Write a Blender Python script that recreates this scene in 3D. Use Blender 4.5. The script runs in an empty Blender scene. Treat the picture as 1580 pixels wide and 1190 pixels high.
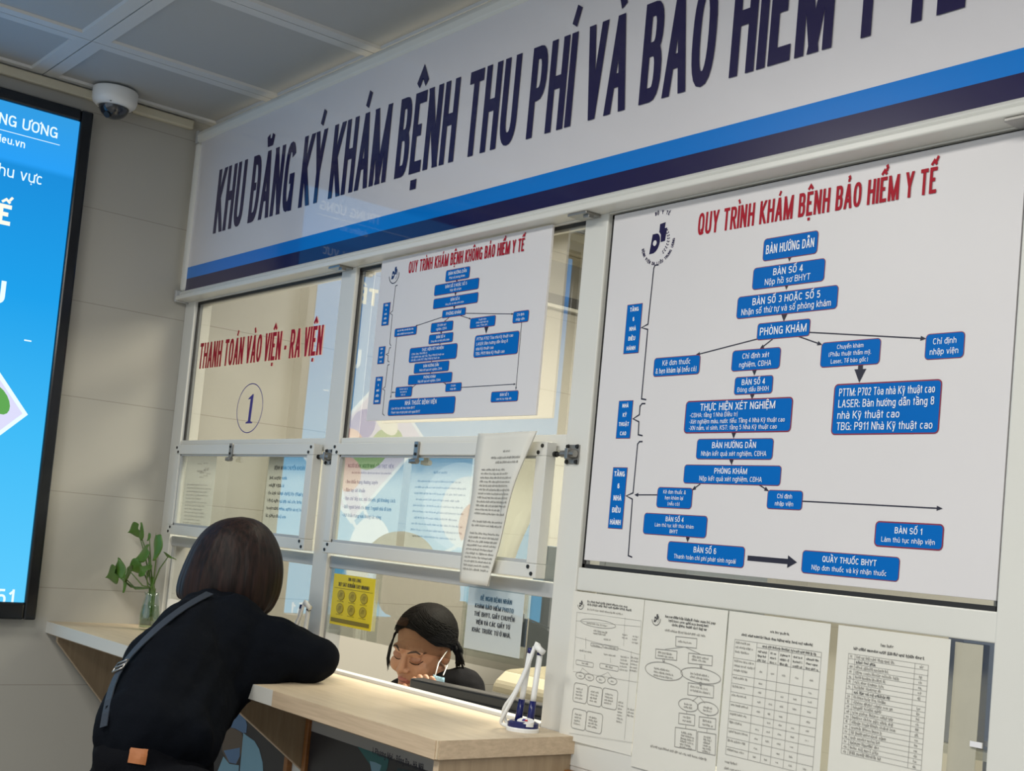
import bpy, bmesh, math, random, unicodedata
import numpy as np
from mathutils import Vector, Matrix
random.seed(7)
sc = bpy.context.scene
C = sc.collection
# ------------------------------------------------------------------ camera
YAW, PITCH, ROLL, FPX, CX, CY = 0.86946405, 0.06295576, 0.08918103, 1981.2266, 894.6166, 721.2323
CAM = Vector((4.09829698, -1.69383459, 1.5))
fw = Vector((-math.sin(YAW)*math.cos(PITCH), math.cos(YAW)*math.cos(PITCH), math.sin(PITCH)))
r0 = Vector((math.cos(YAW), math.sin(YAW), 0)); u0 = r0.cross(fw)
rt = r0*math.cos(ROLL) + u0*math.sin(ROLL); up = -r0*math.sin(ROLL) + u0*math.cos(ROLL)
cd = bpy.data.cameras.new('camera'); cam = bpy.data.objects.new('camera', cd); C.objects.link(cam)
cd.sensor_fit = 'HORIZONTAL'; cd.sensor_width = 36; cd.lens = FPX/1580*36
cd.shift_x = (790-CX)/1580; cd.shift_y = (CY-595)/1580; cd.clip_start = .05
cam.matrix_world = Matrix(((rt.x, up.x, -fw.x, CAM.x), (rt.y, up.y, -fw.y, CAM.y), (rt.z, up.z, -fw.z, CAM.z), (0, 0, 0, 1)))
sc.camera = cam
def at(px, py, n=1, d=0.0):
    """measured pixel of the photograph -> the point of the real plane axis n = d"""
    r = rt*((px-CX)/FPX) - up*((py-CY)/FPX) + fw
    return CAM + r*((d-CAM[n])/r[n])
# ------------------------------------------------------------------ world, lights, exposure
sc.view_settings.view_transform = 'Standard'; sc.view_settings.look = 'None'
sc.view_settings.gamma = 1; sc.view_settings.use_curve_mapping = False
sc.view_settings.exposure = 1.42
w = bpy.data.worlds.new('hall_light'); sc.world = w; w.use_nodes = True
w.node_tree.nodes['Background'].inputs[0].default_value = (.80, .90, 1.0, 1)
w.node_tree.nodes['Background'].inputs[1].default_value = .37
def area(name, loc, size, power, col, rot=(0, 0, 0), spread=180):
    l = bpy.data.lights.new(name, 'AREA'); l.shape = 'RECTANGLE'; l.size, l.size_y = size
    l.energy = power; l.color = col; l.spread = math.radians(spread)
    o = bpy.data.objects.new(name, l); C.objects.link(o); o.location = loc; o.rotation_euler = rot
    return o
area('hall_ceiling_lamp', (3.3, -1.65, 2.78), (1.2, .5), 14, (1, .97, .90))
area('hall_ceiling_lamp', (1.6, -1.65, 2.78), (.6, .5), 8, (1, .97, .90))
area('hall_ceiling_lamp', (5.6, -3.0, 2.78), (1.2, .6), 22, (1, .97, .90))
area('office_ceiling_lamp', (1.3, 1.35, 2.78), (.6, 1.2), 41, (1, .93, .78), spread=165)
area('office_ceiling_lamp', (3.6, 1.5, 2.78), (1.2, .6), 22, (1, .95, .84), spread=165)
# ------------------------------------------------------------------ materials
def mat(name, col, rough=.5, metal=0, spec=.5, coat=0, noise=0, nscale=20, bump=0, bscale=200, alpha=None, stretch=None):
    m = bpy.data.materials.new(name); m.use_nodes = True; nt = m.node_tree; b = nt.nodes['Principled BSDF']
    b.inputs['Base Color'].default_value = (*col, 1); b.inputs['Roughness'].default_value = rough
    b.inputs['Metallic'].default_value = metal; b.inputs['Specular IOR Level'].default_value = spec
    b.inputs['Coat Weight'].default_value = coat; b.inputs['Coat Roughness'].default_value = .03; b.inputs['Coat IOR'].default_value = 1.65
    if noise or bump:
        tc = nt.nodes.new('ShaderNodeTexCoord'); mp = nt.nodes.new('ShaderNodeMapping')
        nt.links.new(tc.outputs['Object'], mp.inputs[0])
        if stretch: mp.inputs['Scale'].default_value = stretch
    if noise:
        n = nt.nodes.new('ShaderNodeTexNoise'); n.inputs['Scale'].default_value = nscale; n.inputs['Detail'].default_value = 4
        r = nt.nodes.new('ShaderNodeMix'); r.data_type = 'RGBA'
        r.inputs['A'].default_value = (*[c*(1-noise) for c in col], 1); r.inputs['B'].default_value = (*[min(1, c*(1+noise)) for c in col], 1)
        nt.links.new(mp.outputs[0], n.inputs[0]); nt.links.new(n.outputs[0], r.inputs[0]); nt.links.new(r.outputs['Result'], b.inputs['Base Color'])
    if bump:
        n2 = nt.nodes.new('ShaderNodeTexNoise'); n2.inputs['Scale'].default_value = bscale; n2.inputs['Detail'].default_value = 3
        bp = nt.nodes.new('ShaderNodeBump'); bp.inputs['Strength'].default_value = bump; bp.inputs['Distance'].default_value = .002
        nt.links.new(mp.outputs[0], n2.inputs[0]); nt.links.new(n2.outputs[0], bp.inputs['Height']); nt.links.new(bp.outputs[0], b.inputs['Normal'])
    return m
M = {}
M['alu'] = mat('white_powder_coated_aluminium', (.665, .66, .615), .32, noise=.03, nscale=6)
M['alu2'] = mat('grey_aluminium', (.42, .43, .43), .35)
M['black'] = mat('black_gasket', (.012, .012, .013), .5)
M['vinyl'] = mat('white_vinyl', (.66, .64, .66), .3, spec=.4, coat=1.0, noise=.02, nscale=8)
M['board'] = mat('white_board', (.67, .65, .655), .4, noise=.02, nscale=5)
M['navy'] = mat('navy_print', (.010, .006, .055), .3, spec=.2, coat=.5)
M['sky'] = mat('sky_blue_print', (.0, .175, .60), .3, spec=.15, coat=.45)
M['blue'] = mat('blue_print', (.0, .128, .47), .5, spec=.1)
M['red'] = mat('red_print', (.36, .004, .018), .5, spec=.2)
M['maroon'] = mat('dark_red_print', (.22, .012, .045), .45)
M['ink'] = mat('black_ink', (.012, .012, .03), .5)
M['grey_ink'] = mat('grey_ink', (.27, .26, .24), .6)
M['toner'] = mat('black_toner', (.07, .07, .07), .6)
M['white'] = mat('white_print', (.80, .82, .86), .5)
M['num'] = mat('indigo_print', (.02, .012, .21), .4)
M['paper'] = mat('white_paper', (.70, .685, .62), .75, noise=.035, nscale=9, bump=.25, bscale=30)
M['paper_white'] = mat('clean_white_paper', (.74, .73, .75), .7)
M['paper_old'] = mat('yellowed_paper', (.42, .40, .32), .8, noise=.12, nscale=14)
M['paper_dim'] = mat('pale_grey_paper', (.58, .60, .58), .75)
def backlit(name, col):
    m = bpy.data.materials.new(name); m.use_nodes = True; nt = m.node_tree; nt.nodes.clear(); o = nt.nodes.new('ShaderNodeOutputMaterial')
    d = nt.nodes.new('ShaderNodeBsdfDiffuse'); t = nt.nodes.new('ShaderNodeBsdfTranslucent'); p = nt.nodes.new('ShaderNodeBsdfTransparent'); a = nt.nodes.new('ShaderNodeMixShader'); b = nt.nodes.new('ShaderNodeMixShader')
    d.inputs[0].default_value = t.inputs[0].default_value = (*col, 1); a.inputs[0].default_value = .55; b.inputs[0].default_value = .22
    nt.links.new(d.outputs[0], a.inputs[1]); nt.links.new(t.outputs[0], a.inputs[2]); nt.links.new(a.outputs[0], b.inputs[1]); nt.links.new(p.outputs[0], b.inputs[2]); nt.links.new(b.outputs[0], o.inputs[0]); return m
M['paper_dim'] = backlit('thin_translucent_paper', (.86, .87, .84))
M['yellow'] = mat('yellow_paper', (.76, .60, .02), .5)
M['ceil'] = mat('perforated_ceiling_panel', (.40, .41, .41), .55, bump=.3, bscale=900)
M['ceil_edge'] = mat('ceiling_tile_edge', (.56, .57, .57), .5)
M['black_frame'] = mat('glossy_black_frame', (.008, .009, .011), .16)
M['steel'] = mat('brushed_steel', (.34, .33, .31), .35, metal=.9)
M['screw'] = mat('dark_screw', (.03, .03, .03), .4, metal=.6)
M['wood_brown'] = mat('brown_wood', (.25, .10, .025), .45, noise=.25, nscale=12, stretch=(1, 1, 8))
M['floor'] = mat('polished_floor_tile', (.42, .40, .37), .3)
M['grout'] = mat('joint_shadow_gap', (.04, .04, .04), .8)
M['plastic_black'] = mat('black_plastic', (.014, .015, .017), .38, bump=.1)
M['plastic_white'] = mat('white_plastic', (.78, .78, .76), .3)
M['plastic_cream'] = mat('cream_plastic', (.45, .41, .30), .4)
M['plastic_navy'] = mat('dark_blue_plastic', (.006, .010, .10), .25)
M['sweater'] = mat('black_knit', (.0032, .0045, .0075), .9, spec=.09, bump=.4, bscale=350)
M['jeans'] = mat('black_denim', (.0035, .004, .006), .85, spec=.1, bump=.5, bscale=600)
M['leather'] = mat('orange_brown_leather', (.38, .13, .038), .55, noise=.12, nscale=60)
M['strap'] = mat('grey_blue_webbing', (.022, .030, .044), .6, bump=.4, bscale=500)
M['skin'] = mat('skin', (.42, .215, .125), .5, noise=.08, nscale=30)
M['lips'] = mat('lips', (.34, .11, .085), .4)
M['lid'] = mat('eyelid_skin', (.30, .14, .085), .5)
M['hairblack'] = mat('black_hair', (.008, .007, .007), .7, spec=.15, noise=.6, nscale=9, stretch=(9, 9, 1.2), bump=.7, bscale=12)
M['brow'] = mat('eyebrow_hair', (.05, .03, .022), .7)
M['jacket'] = mat('black_jacket', (.005, .005, .006), .9, spec=.15, bump=.3, bscale=200)
M['mask'] = mat('pale_blue_mask', (.30, .48, .58), .8)
M['leaf'] = mat('pothos_leaf', (.075, .17, .022), .4, noise=.4, nscale=26)
M['stem'] = mat('pothos_stem', (.10, .17, .05), .5)
M['poster_dark'] = mat('dark_poster_print', (.022, .022, .026), .4)  # dark background print of the two framed posters
M['poster_grey'] = mat('grey_poster_print', (.34, .33, .31), .5)
M['poster_teal'] = mat('teal_poster_print', (.02, .14, .14), .5)
M['poster_blue'] = mat('pale_blue_poster_print', (.20, .38, .48), .5)
M['poster_cap'] = mat('cap_blue_poster_print', (.10, .19, .33), .5)
M['poster_skin'] = mat('brown_poster_print', (.12, .09, .065), .5)
M['cardpink'] = mat('rose', (.6, .3, .3), .5)
M['cable'] = mat('grey_band', (.085, .085, .083), .5)
M['cream'] = mat('cream_trim', (.58, .54, .42), .5)
M['pen_red'] = mat('red_pen_print', (.6, .02, .02), .5)

def wood(name, col, dark, axis):
    m = bpy.data.materials.new(name); m.use_nodes = True; nt = m.node_tree; b = nt.nodes['Principled BSDF']
    tc = nt.nodes.new('ShaderNodeTexCoord'); mp = nt.nodes.new('ShaderNodeMapping'); mp.inputs['Scale'].default_value = axis
    n = nt.nodes.new('ShaderNodeTexNoise'); n.inputs['Scale'].default_value = 7; n.inputs['Detail'].default_value = 8; n.inputs['Roughness'].default_value = .6
    cr = nt.nodes.new('ShaderNodeValToRGB'); cr.color_ramp.elements[0].position = .34; cr.color_ramp.elements[1].position = .66
    cr.color_ramp.elements[0].color = (*dark, 1); cr.color_ramp.elements[1].color = (*col, 1)
    nt.links.new(tc.outputs['Object'], mp.inputs[0]); nt.links.new(mp.outputs[0], n.inputs[0]); nt.links.new(n.outputs[0], cr.inputs[0]); nt.links.new(cr.outputs[0], b.inputs['Base Color'])
    b.inputs['Roughness'].default_value = .42
    return m
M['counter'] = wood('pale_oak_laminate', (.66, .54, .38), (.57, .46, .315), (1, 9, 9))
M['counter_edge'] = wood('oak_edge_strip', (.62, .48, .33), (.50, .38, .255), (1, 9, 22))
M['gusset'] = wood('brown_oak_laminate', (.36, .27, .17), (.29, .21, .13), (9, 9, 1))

def tile_wall(name):
    m = bpy.data.materials.new(name); m.use_nodes = True; nt = m.node_tree; b = nt.nodes['Principled BSDF']
    tc = nt.nodes.new('ShaderNodeTexCoord'); sp = nt.nodes.new('ShaderNodeSeparateXYZ'); cb = nt.nodes.new('ShaderNodeCombineXYZ')
    def ad(v, out):
        n = nt.nodes.new('ShaderNodeMath'); n.operation = 'ADD'; n.inputs[1].default_value = v; nt.links.new(out, n.inputs[0]); return n.outputs[0]
    nt.links.new(tc.outputs['Object'], sp.inputs[0])
    nt.links.new(ad(6.53, sp.outputs['Y']), cb.inputs[0]); nt.links.new(ad(-.033+.3, sp.outputs['Z']), cb.inputs[1])
    br = nt.nodes.new('ShaderNodeTexBrick'); br.inputs['Scale'].default_value = 1; br.offset = .5
    br.inputs['Brick Width'].default_value = 1.2; br.inputs['Row Height'].default_value = .3; br.inputs['Mortar Size'].default_value = .0013; br.inputs['Mortar Smooth'].default_value = .2
    br.inputs['Color1'].default_value = (.45, .435, .39, 1); br.inputs['Color2'].default_value = (.44, .426, .383, 1); br.inputs['Mortar'].default_value = (.31, .29, .25, 1)
    nt.links.new(cb.outputs[0], br.inputs[0])
    nz = nt.nodes.new('ShaderNodeTexNoise'); nz.inputs['Scale'].default_value = 3; nt.links.new(tc.outputs['Object'], nz.inputs[0])
    mx = nt.nodes.new('ShaderNodeMix'); mx.data_type = 'RGBA'; mx.blend_type = 'MULTIPLY'; mx.inputs[0].default_value = .08
    nt.links.new(br.outputs[0], mx.inputs['A']); nt.links.new(nz.outputs[0], mx.inputs['B']); nt.links.new(mx.outputs['Result'], b.inputs['Base Color'])
    b.inputs['Roughness'].default_value = .28
    return m
M['wall'] = tile_wall('cream_wall_tile')

def glass(name, refl=1.0, tint=(.91, .91, .88)):
    m = bpy.data.materials.new(name); m.use_nodes = True; nt = m.node_tree; nt.nodes.clear()
    o = nt.nodes.new('ShaderNodeOutputMaterial'); t = nt.nodes.new('ShaderNodeBsdfTransparent'); t.inputs[0].default_value = (*tint, 1)
    g = nt.nodes.new('ShaderNodeBsdfGlossy'); g.inputs['Roughness'].default_value = .0; g.inputs['Color'].default_value = (.95, .98, 1, 1)
    f = nt.nodes.new('ShaderNodeLayerWeight'); f.inputs['Blend'].default_value = .5     # Facing: 1 - cos
    def mt(op, a, b):
        n = nt.nodes.new('ShaderNodeMath'); n.operation = op
        for i, q in enumerate((a, b)):
            if isinstance(q, (int, float)): n.inputs[i].default_value = q
            else: nt.links.new(q, n.inputs[i])
        return n.outputs[0]
    ge = nt.nodes.new('ShaderNodeNewGeometry')
    sch = mt('ADD', mt('MULTIPLY', mt('POWER', f.outputs['Facing'], 4.0), 1-refl), refl)
    mu = nt.nodes.new('ShaderNodeMath'); mu.operation = 'MULTIPLY'; mu.use_clamp = True      # the hall side of a pane reflects
    nt.links.new(sch, mu.inputs[0]); nt.links.new(mt('SUBTRACT', 1, ge.outputs['Backfacing']), mu.inputs[1])
    x = nt.nodes.new('ShaderNodeMixShader')
    nt.links.new(mu.outputs[0], x.inputs[0]); nt.links.new(t.outputs[0], x.inputs[1]); nt.links.new(g.outputs[0], x.inputs[2]); nt.links.new(x.outputs[0], o.inputs[0])
    return m
M['glass'] = glass('reflective_window_glass', .31)
M['glass_clear'] = glass('clear_glass', .05, (.93, .95, .94))
M['vase_glass'] = glass('vase_glass', .10, (.90, .93, .90))

def emit(name, col, s=1.0):
    m = bpy.data.materials.new(name); m.use_nodes = True; nt = m.node_tree; nt.nodes.clear()
    o = nt.nodes.new('ShaderNodeOutputMaterial'); e = nt.nodes.new('ShaderNodeEmission'); e.inputs[0].default_value = (*col, 1); e.inputs[1].default_value = s
    nt.links.new(e.outputs[0], o.inputs[0]); return m
# ------------------------------------------------------------------ mesh builder
class MB:
    def __init__(s): s.v = []; s.f = []; s.mi = []
    def add(s, vs, fs, mi=0):
        o = len(s.v); s.v += [tuple(v) for v in vs]; s.f += [tuple(i+o for i in f) for f in fs]; s.mi += [mi]*len(fs)
    def box(s, x0, x1, y0, y1, z0, z1, mi=0):
        s.add([(x0, y0, z0), (x1, y0, z0), (x1, y1, z0), (x0, y1, z0), (x0, y0, z1), (x1, y0, z1), (x1, y1, z1), (x0, y1, z1)],
              [(0, 3, 2, 1), (4, 5, 6, 7), (0, 1, 5, 4), (1, 2, 6, 5), (2, 3, 7, 6), (3, 0, 4, 7)], mi); return s
    def prism(s, poly, h, mi=0):
        """poly: 3D points, extruded by the vector h"""
        n = len(poly); h = Vector(h); P = [Vector(p) for p in poly]
        s.add(P+[p+h for p in P], [tuple(range(n)), tuple(range(2*n-1, n-1, -1))]+[(i, (i+1) % n, n+(i+1) % n, n+i) for i in range(n)], mi); return s
    def tube(s, pts, r, n=8, mi=0, cap=True):
        P = [Vector(p) for p in pts]; R = r if isinstance(r, (list, tuple)) else [r]*len(P); vs = []; fs = []
        nrm = None
        for i, p in enumerate(P):
            t = (P[min(i+1, len(P)-1)]-P[max(i-1, 0)]).normalized()
            if nrm is None: nrm = t.orthogonal().normalized()
            else: nrm = (nrm-t*nrm.dot(t)).normalized()
            b = t.cross(nrm)
            for k in range(n):
                a = 2*math.pi*k/n; vs.append(p+(nrm*math.cos(a)+b*math.sin(a))*R[i])
        for i in range(len(P)-1):
            for k in range(n): fs.append((i*n+k, i*n+(k+1) % n, (i+1)*n+(k+1) % n, (i+1)*n+k))
        if cap: fs += [tuple(range(n-1, -1, -1)), tuple(range((len(P)-1)*n, len(P)*n))]
        s.add(vs, fs, mi); return s
    def lathe(s, prof, c, n=32, mi=0):
        """prof: (radius, z) list about the vertical through c"""
        vs = []; fs = []; c = Vector(c); m = len(prof)
        for (r, z) in prof:
            for k in range(n):
                a = 2*math.pi*k/n; vs.append(c+Vector((r*math.cos(a), r*math.sin(a), z)))
        for i in range(m-1):
            for k in range(n): fs.append((i*n+k, i*n+(k+1) % n, (i+1)*n+(k+1) % n, (i+1)*n+k))
        s.add(vs, fs, mi); return s
def wloc(o):
    p = Vector((0, 0, 0))
    while o: p += o.location; o = o.parent
    return p
def obj(name, mb, m, parent=None, smooth=False, bevel=0, base=None, fix=False):
    """ONE mesh object; vertices are world positions, kept relative to the parent / base"""
    o0 = Vector(base) if base is not None else (wloc(parent) if parent else Vector((0, 0, 0)))
    me = bpy.data.meshes.new(name); me.from_pydata([Vector(v)-o0 for v in mb.v], [], mb.f)
    for x in (m if isinstance(m, (list, tuple)) else [m]): me.materials.append(x)
    me.polygons.foreach_set('material_index', mb.mi)
    if fix:
        b = bmesh.new(); b.from_mesh(me); bmesh.ops.remove_doubles(b, verts=b.verts, dist=1e-6); bmesh.ops.recalc_face_normals(b, faces=b.faces); b.to_mesh(me); b.free()
    if smooth: me.polygons.foreach_set('use_smooth', [True]*len(me.polygons))
    o = bpy.data.objects.new(name, me); C.objects.link(o)
    if parent: o.parent = parent
    else: o.location = o0
    if bevel:
        bv = o.modifiers.new('edge', 'BEVEL'); bv.width = bevel; bv.segments = 2; bv.limit_method = 'ANGLE'
    return o
def thing(name, label, cat, loc=(0, 0, 0), group=None):
    o = bpy.data.objects.new(name, None); C.objects.link(o); o.location = loc; o.empty_display_size = .05
    o['label'] = label; o['category'] = cat
    if group: o['group'] = group
    return o
def tag(o, label, cat, group=None):
    o['label'] = label; o['category'] = cat
    if group: o['group'] = group
    return o
def struct(o): o['kind'] = 'structure'; return o
def structE(name, loc=(0, 0, 0)):
    o = bpy.data.objects.new(name, None); C.objects.link(o); o.location = loc; o['kind'] = 'structure'; return o
# ------------------------------------------------------------------ stroke lettering
def se(cx, cy, rx, ry, a, b, n=10, p=2.5):
    out = []
    for i in range(n+1):
        t = math.radians(a+(b-a)*i/n); c, s = math.cos(t), math.sin(t)
        out.append((cx+rx*math.copysign(abs(c)**(2/p), c), cy+ry*math.copysign(abs(s)**(2/p), s)))
    return out
X = .72
st = [(0, 0), (0, 1)]
O_ = se(.5, .5, .5, .5, 0, 360, 24); o_ = se(.5, .36, .5, .36, 0, 360, 20)
GL = {
 'A': (.70, [[(0, 0), (.45, 1)], [(1, 0), (.55, 1)], [(.2, .30), (.8, .30)]]),
 'B': (.64, [st, [(0, 1), (.5, 1)]+se(.5, .765, .44, .235, 90, -90)+[(0, .53)], [(0, .53), (.55, .53)]+se(.55, .265, .45, .265, 90, -90)+[(0, 0)]]),
 'C': (.66, [se(.5, .5, .5, .5, 38, 322, 18)]),
 'D': (.68, [st, [(0, 1), (.42, 1)]+se(.42, .5, .58, .5, 90, -90, 14)+[(0, 0)]]),
 'E': (.58, [st, [(0, 1), (1, 1)], [(0, .53), (.92, .53)], [(0, 0), (1, 0)]]),
 'F': (.56, [st, [(0, 1), (1, 1)], [(0, .53), (.9, .53)]]),
 'G': (.70, [se(.5, .5, .5, .5, 38, 335, 18), [(.55, .46), (1, .46)], [(1, .46), (1, 0)]]),
 'H': (.68, [st, [(1, 0), (1, 1)], [(0, .53), (1, .53)]]),
 'I': (.14, [[(.5, 0), (.5, 1)]]),
 'J': (.5, [[(1, 1), (1, .28)]+se(.5, .28, .5, .28, 0, -170)]),
 'K': (.66, [st, [(0, .36), (.96, 1)], [(.26, .55), (1, 0)]]),
 'L': (.54, [st, [(0, 0), (1, 0)]]),
 'M': (.92, [st, [(1, 0), (1, 1)], [(.02, 1), (.5, .0)], [(.98, 1), (.5, .0)]]),
 'N': (.68, [st, [(1, 0), (1, 1)], [(.02, 1), (.98, 0)]]),
 'O': (.70, [O_]), 'Q': (.70, [O_, [(.6, .24), (1, -.04)]]),
 'P': (.62, [st, [(0, 1), (.5, 1)]+se(.5, .73, .5, .27, 90, -90)+[(0, .46)]]),
 'R': (.66, [st, [(0, 1), (.5, 1)]+se(.5, .74, .46, .26, 90, -90)+[(0, .48)], [(.5, .48), (1, 0)]]),
 'S': (.62, [se(.5, .75, .5, .25, 25, 270, 12)+se(.5, .25, .5, .25, 90, -155, 12)[1:]]),
 'T': (.62, [[(0, 1), (1, 1)], [(.5, 1), (.5, 0)]]),
 'U': (.68, [[(0, 1), (0, .3)]+se(.5, .3, .5, .3, 180, 360, 12)+[(1, 1)]]),
 'V': (.66, [[(0, 1), (.46, 0)], [(1, 1), (.54, 0)]]),
 'W': (.95, [[(0, 1), (.25, 0)], [(.5, 1), (.25, 0)], [(.5, 1), (.75, 0)], [(1, 1), (.75, 0)]]),
 'X': (.66, [[(0, 0), (1, 1)], [(0, 1), (1, 0)]]),
 'Y': (.66, [[(0, 1), (.5, .42)], [(1, 1), (.5, .42)], [(.5, .47), (.5, 0)]]),
 'Z': (.60, [[(0, 1), (1, 1), (0, 0), (1, 0)]]),
 'a': (.54, [se(.5, .52, .5, .2, 155, 0)+[(1, 0)], [(1, .42), (.5, .42)]+se(.42, .21, .42, .21, 90, 270)+[(.7, 0), (1, .14)]]),
 'b': (.56, [st, o_]), 'c': (.50, [se(.5, .36, .5, .36, 45, 315, 14)]), 'd': (.56, [[(1, 0), (1, 1)], o_]),
 'e': (.54, [[(0, .38), (1, .38)], se(.5, .36, .5, .36, 0, 312, 16)]),
 'f': (.32, [[(.4, 0), (.4, .8)]+se(.9, .8, .5, .2, 180, 90, 6), [(0, X), (1, X)]]),
 'g': (.56, [o_, [(1, X), (1, -.04)]+se(.5, -.04, .5, .24, 0, -150)]),
 'h': (.54, [st, [(0, .4)]+se(.5, .42, .5, .3, 180, 0)+[(1, 0)]]),
 'i': (.13, [[(.5, 0), (.5, X)], [(.5, .86), (.5, 1)]]), 'ı': (.13, [[(.5, 0), (.5, X)]]),
 'k': (.52, [st, [(0, .25), (.95, X)], [(.32, .42), (1, 0)]]), 'l': (.13, [[(.5, 0), (.5, 1)]]),
 'm': (.84, [[(0, 0), (0, X)], [(0, .4)]+se(.25, .42, .25, .3, 180, 0)+[(.5, 0)], [(.5, .4)]+se(.75, .42, .25, .3, 180, 0)+[(1, 0)]]),
 'n': (.54, [[(0, 0), (0, X)], [(0, .4)]+se(.5, .42, .5, .3, 180, 0)+[(1, 0)]]),
 'o': (.56, [o_]), 'p': (.56, [[(0, -.28), (0, X)], o_]), 'q': (.56, [[(1, -.28), (1, X)], o_]),
 'r': (.34, [[(0, 0), (0, X)], [(0, .4)]+se(.8, .42, .8, .3, 180, 80)]),
 's': (.48, [se(.5, .54, .5, .18, 25, 270, 8)+se(.5, .18, .5, .18, 90, -155, 8)[1:]]),
 't': (.32, [[(.45, .95), (.45, .14)]+se(.9, .14, .45, .14, 180, 270, 5), [(0, X), (1, X)]]),
 'u': (.54, [[(0, X), (0, .3)]+se(.5, .3, .5, .3, 180, 360), [(1, 0), (1, X)]]),
 'v': (.52, [[(0, X), (.46, 0)], [(1, X), (.54, 0)]]), 'w': (.78, [[(0, X), (.25, 0)], [(.5, X), (.25, 0)], [(.5, X), (.75, 0)], [(1, X), (.75, 0)]]),
 'x': (.52, [[(0, 0), (1, X)], [(0, X), (1, 0)]]),
 'y': (.52, [[(0, X), (.52, 0)], [(1, X), (.4, -.28)], [(.4, -.25), (.1, -.25)]]), 'z': (.5, [[(0, X), (1, X), (0, 0), (1, 0)]]),
 '0': (.56, [O_]), '1': (.36, [[(1, 0), (1, 1)], [(1, .95), (0, .72)]]),
 '2': (.56, [se(.5, .72, .5, .28, 170, -20, 10)+[(0, 0), (1, 0)]]),
 '3': (.56, [se(.5, .75, .5, .25, 155, -90, 10), se(.5, .26, .5, .26, 90, -155, 10)]),
 '4': (.60, [[(.74, 0), (.74, 1)], [(.7, 1), (0, .26)], [(0, .26), (1, .26)]]),
 '5': (.56, [[(.95, 1), (.1, 1)], [(.1, 1), (.05, .5)], [(.05, .5)]+se(.5, .31, .5, .31, 110, -155, 12)]),
 '6': (.56, [se(.5, .31, .5, .31, 0, 360, 16), [(0, .34)]+se(.5, .6, .5, .4, 180, 35, 8)]),
 '7': (.54, [[(0, 1), (1, 1)], [(1, 1), (.35, 0)]]),
 '8': (.56, [se(.5, .76, .46, .24, 0, 360, 14), se(.5, .27, .5, .27, 0, 360, 14)]),
 '9': (.56, [se(.5, .69, .5, .31, 0, 360, 16), [(1, .66)]+se(.5, .4, .5, .4, 0, -145, 8)]),
 '.': (.13, [[(.5, 0), (.5, .13)]]), ',': (.13, [[(.6, .12), (.3, -.12)]]), ':': (.13, [[(.5, 0), (.5, .13)], [(.5, .55), (.5, .68)]]),
 '-': (.30, [[(0, .38), (1, .38)]]), '–': (.5, [[(0, .38), (1, .38)]]), '/': (.4, [[(0, 0), (1, 1)]]),
 '(': (.30, [se(1, .42, 1, .62, 118, 242, 8)]), ')': (.30, [se(0, .42, 1, .62, 62, -62, 8)]),
 '&': (.70, [[(1, 0), (.22, .72)]+se(.45, .82, .22, .18, 200, -20, 8)+[(.1, .34)]+se(.4, .22, .4, .22, 165, 300, 8)+[(.95, .45)]]),
 '•': (.26, [se(.5, .36, .3, .10, 0, 360, 8)]), ' ': (.26, []),
}
def stroke(mb, pts, hx, hy, fr, ends, mi=0):
    """thick polyline with an elliptic pen; ends: levels at which an end is cut level"""
    q = [Vector((p[0]/hx, p[1]/hy)) for p in pts]; c = []
    for p in q:
        if not c or (p-c[-1]).length > 1e-5: c.append(p)
    q = c
    if len(q) < 2: return
    closed = (q[0]-q[-1]).length < 1e-3
    if closed: q = q[:-1]
    n = len(q); L = []; R = []
    for i in range(n):
        a = q[i-1] if (i > 0 or closed) else None; b = q[(i+1) % n] if (i < n-1 or closed) else None
        d1 = (q[i]-a).normalized() if a is not None else None; d2 = (b-q[i]).normalized() if b is not None else None
        if d1 is None or d2 is None:
            d = d2 or d1; nn = Vector((-d.y, d.x)); l, r = q[i]+nn, q[i]-nn
            lev = [e for e in ends if abs(e[0]-q[i].y*hy) < 1e-4]
            if lev and abs(d.y) > .45:
                Y = lev[0][1]/hy
                l = l+d*((Y-l.y)/d.y); r = r+d*((Y-r.y)/d.y)
            L.append(l); R.append(r)
        else:
            m = Vector((-(d1.y+d2.y), d1.x+d2.x)); n1 = Vector((-d1.y, d1.x))
            if m.length < 1e-4: m = n1
            m.normalize(); k = 1/max(.6, m.dot(n1)); L.append(q[i]+m*k); R.append(q[i]-m*k)
    P = [fr(p.x*hx, p.y*hy) for p in L]+[fr(p.x*hx, p.y*hy) for p in R]
    F = [(i, n+i, n+(i+1) % n, (i+1) % n) for i in range(n if closed else n-1)]
    mb.add(P, F, mi)
def layout(s):
    out = []
    for ch in s:
        if ch in 'đĐ': out.append((('d' if ch == 'đ' else 'D'), ['bar'])); continue
        dcm = unicodedata.normalize('NFD', ch); out.append((dcm[0], list(dcm[1:])))
    return out
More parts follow.
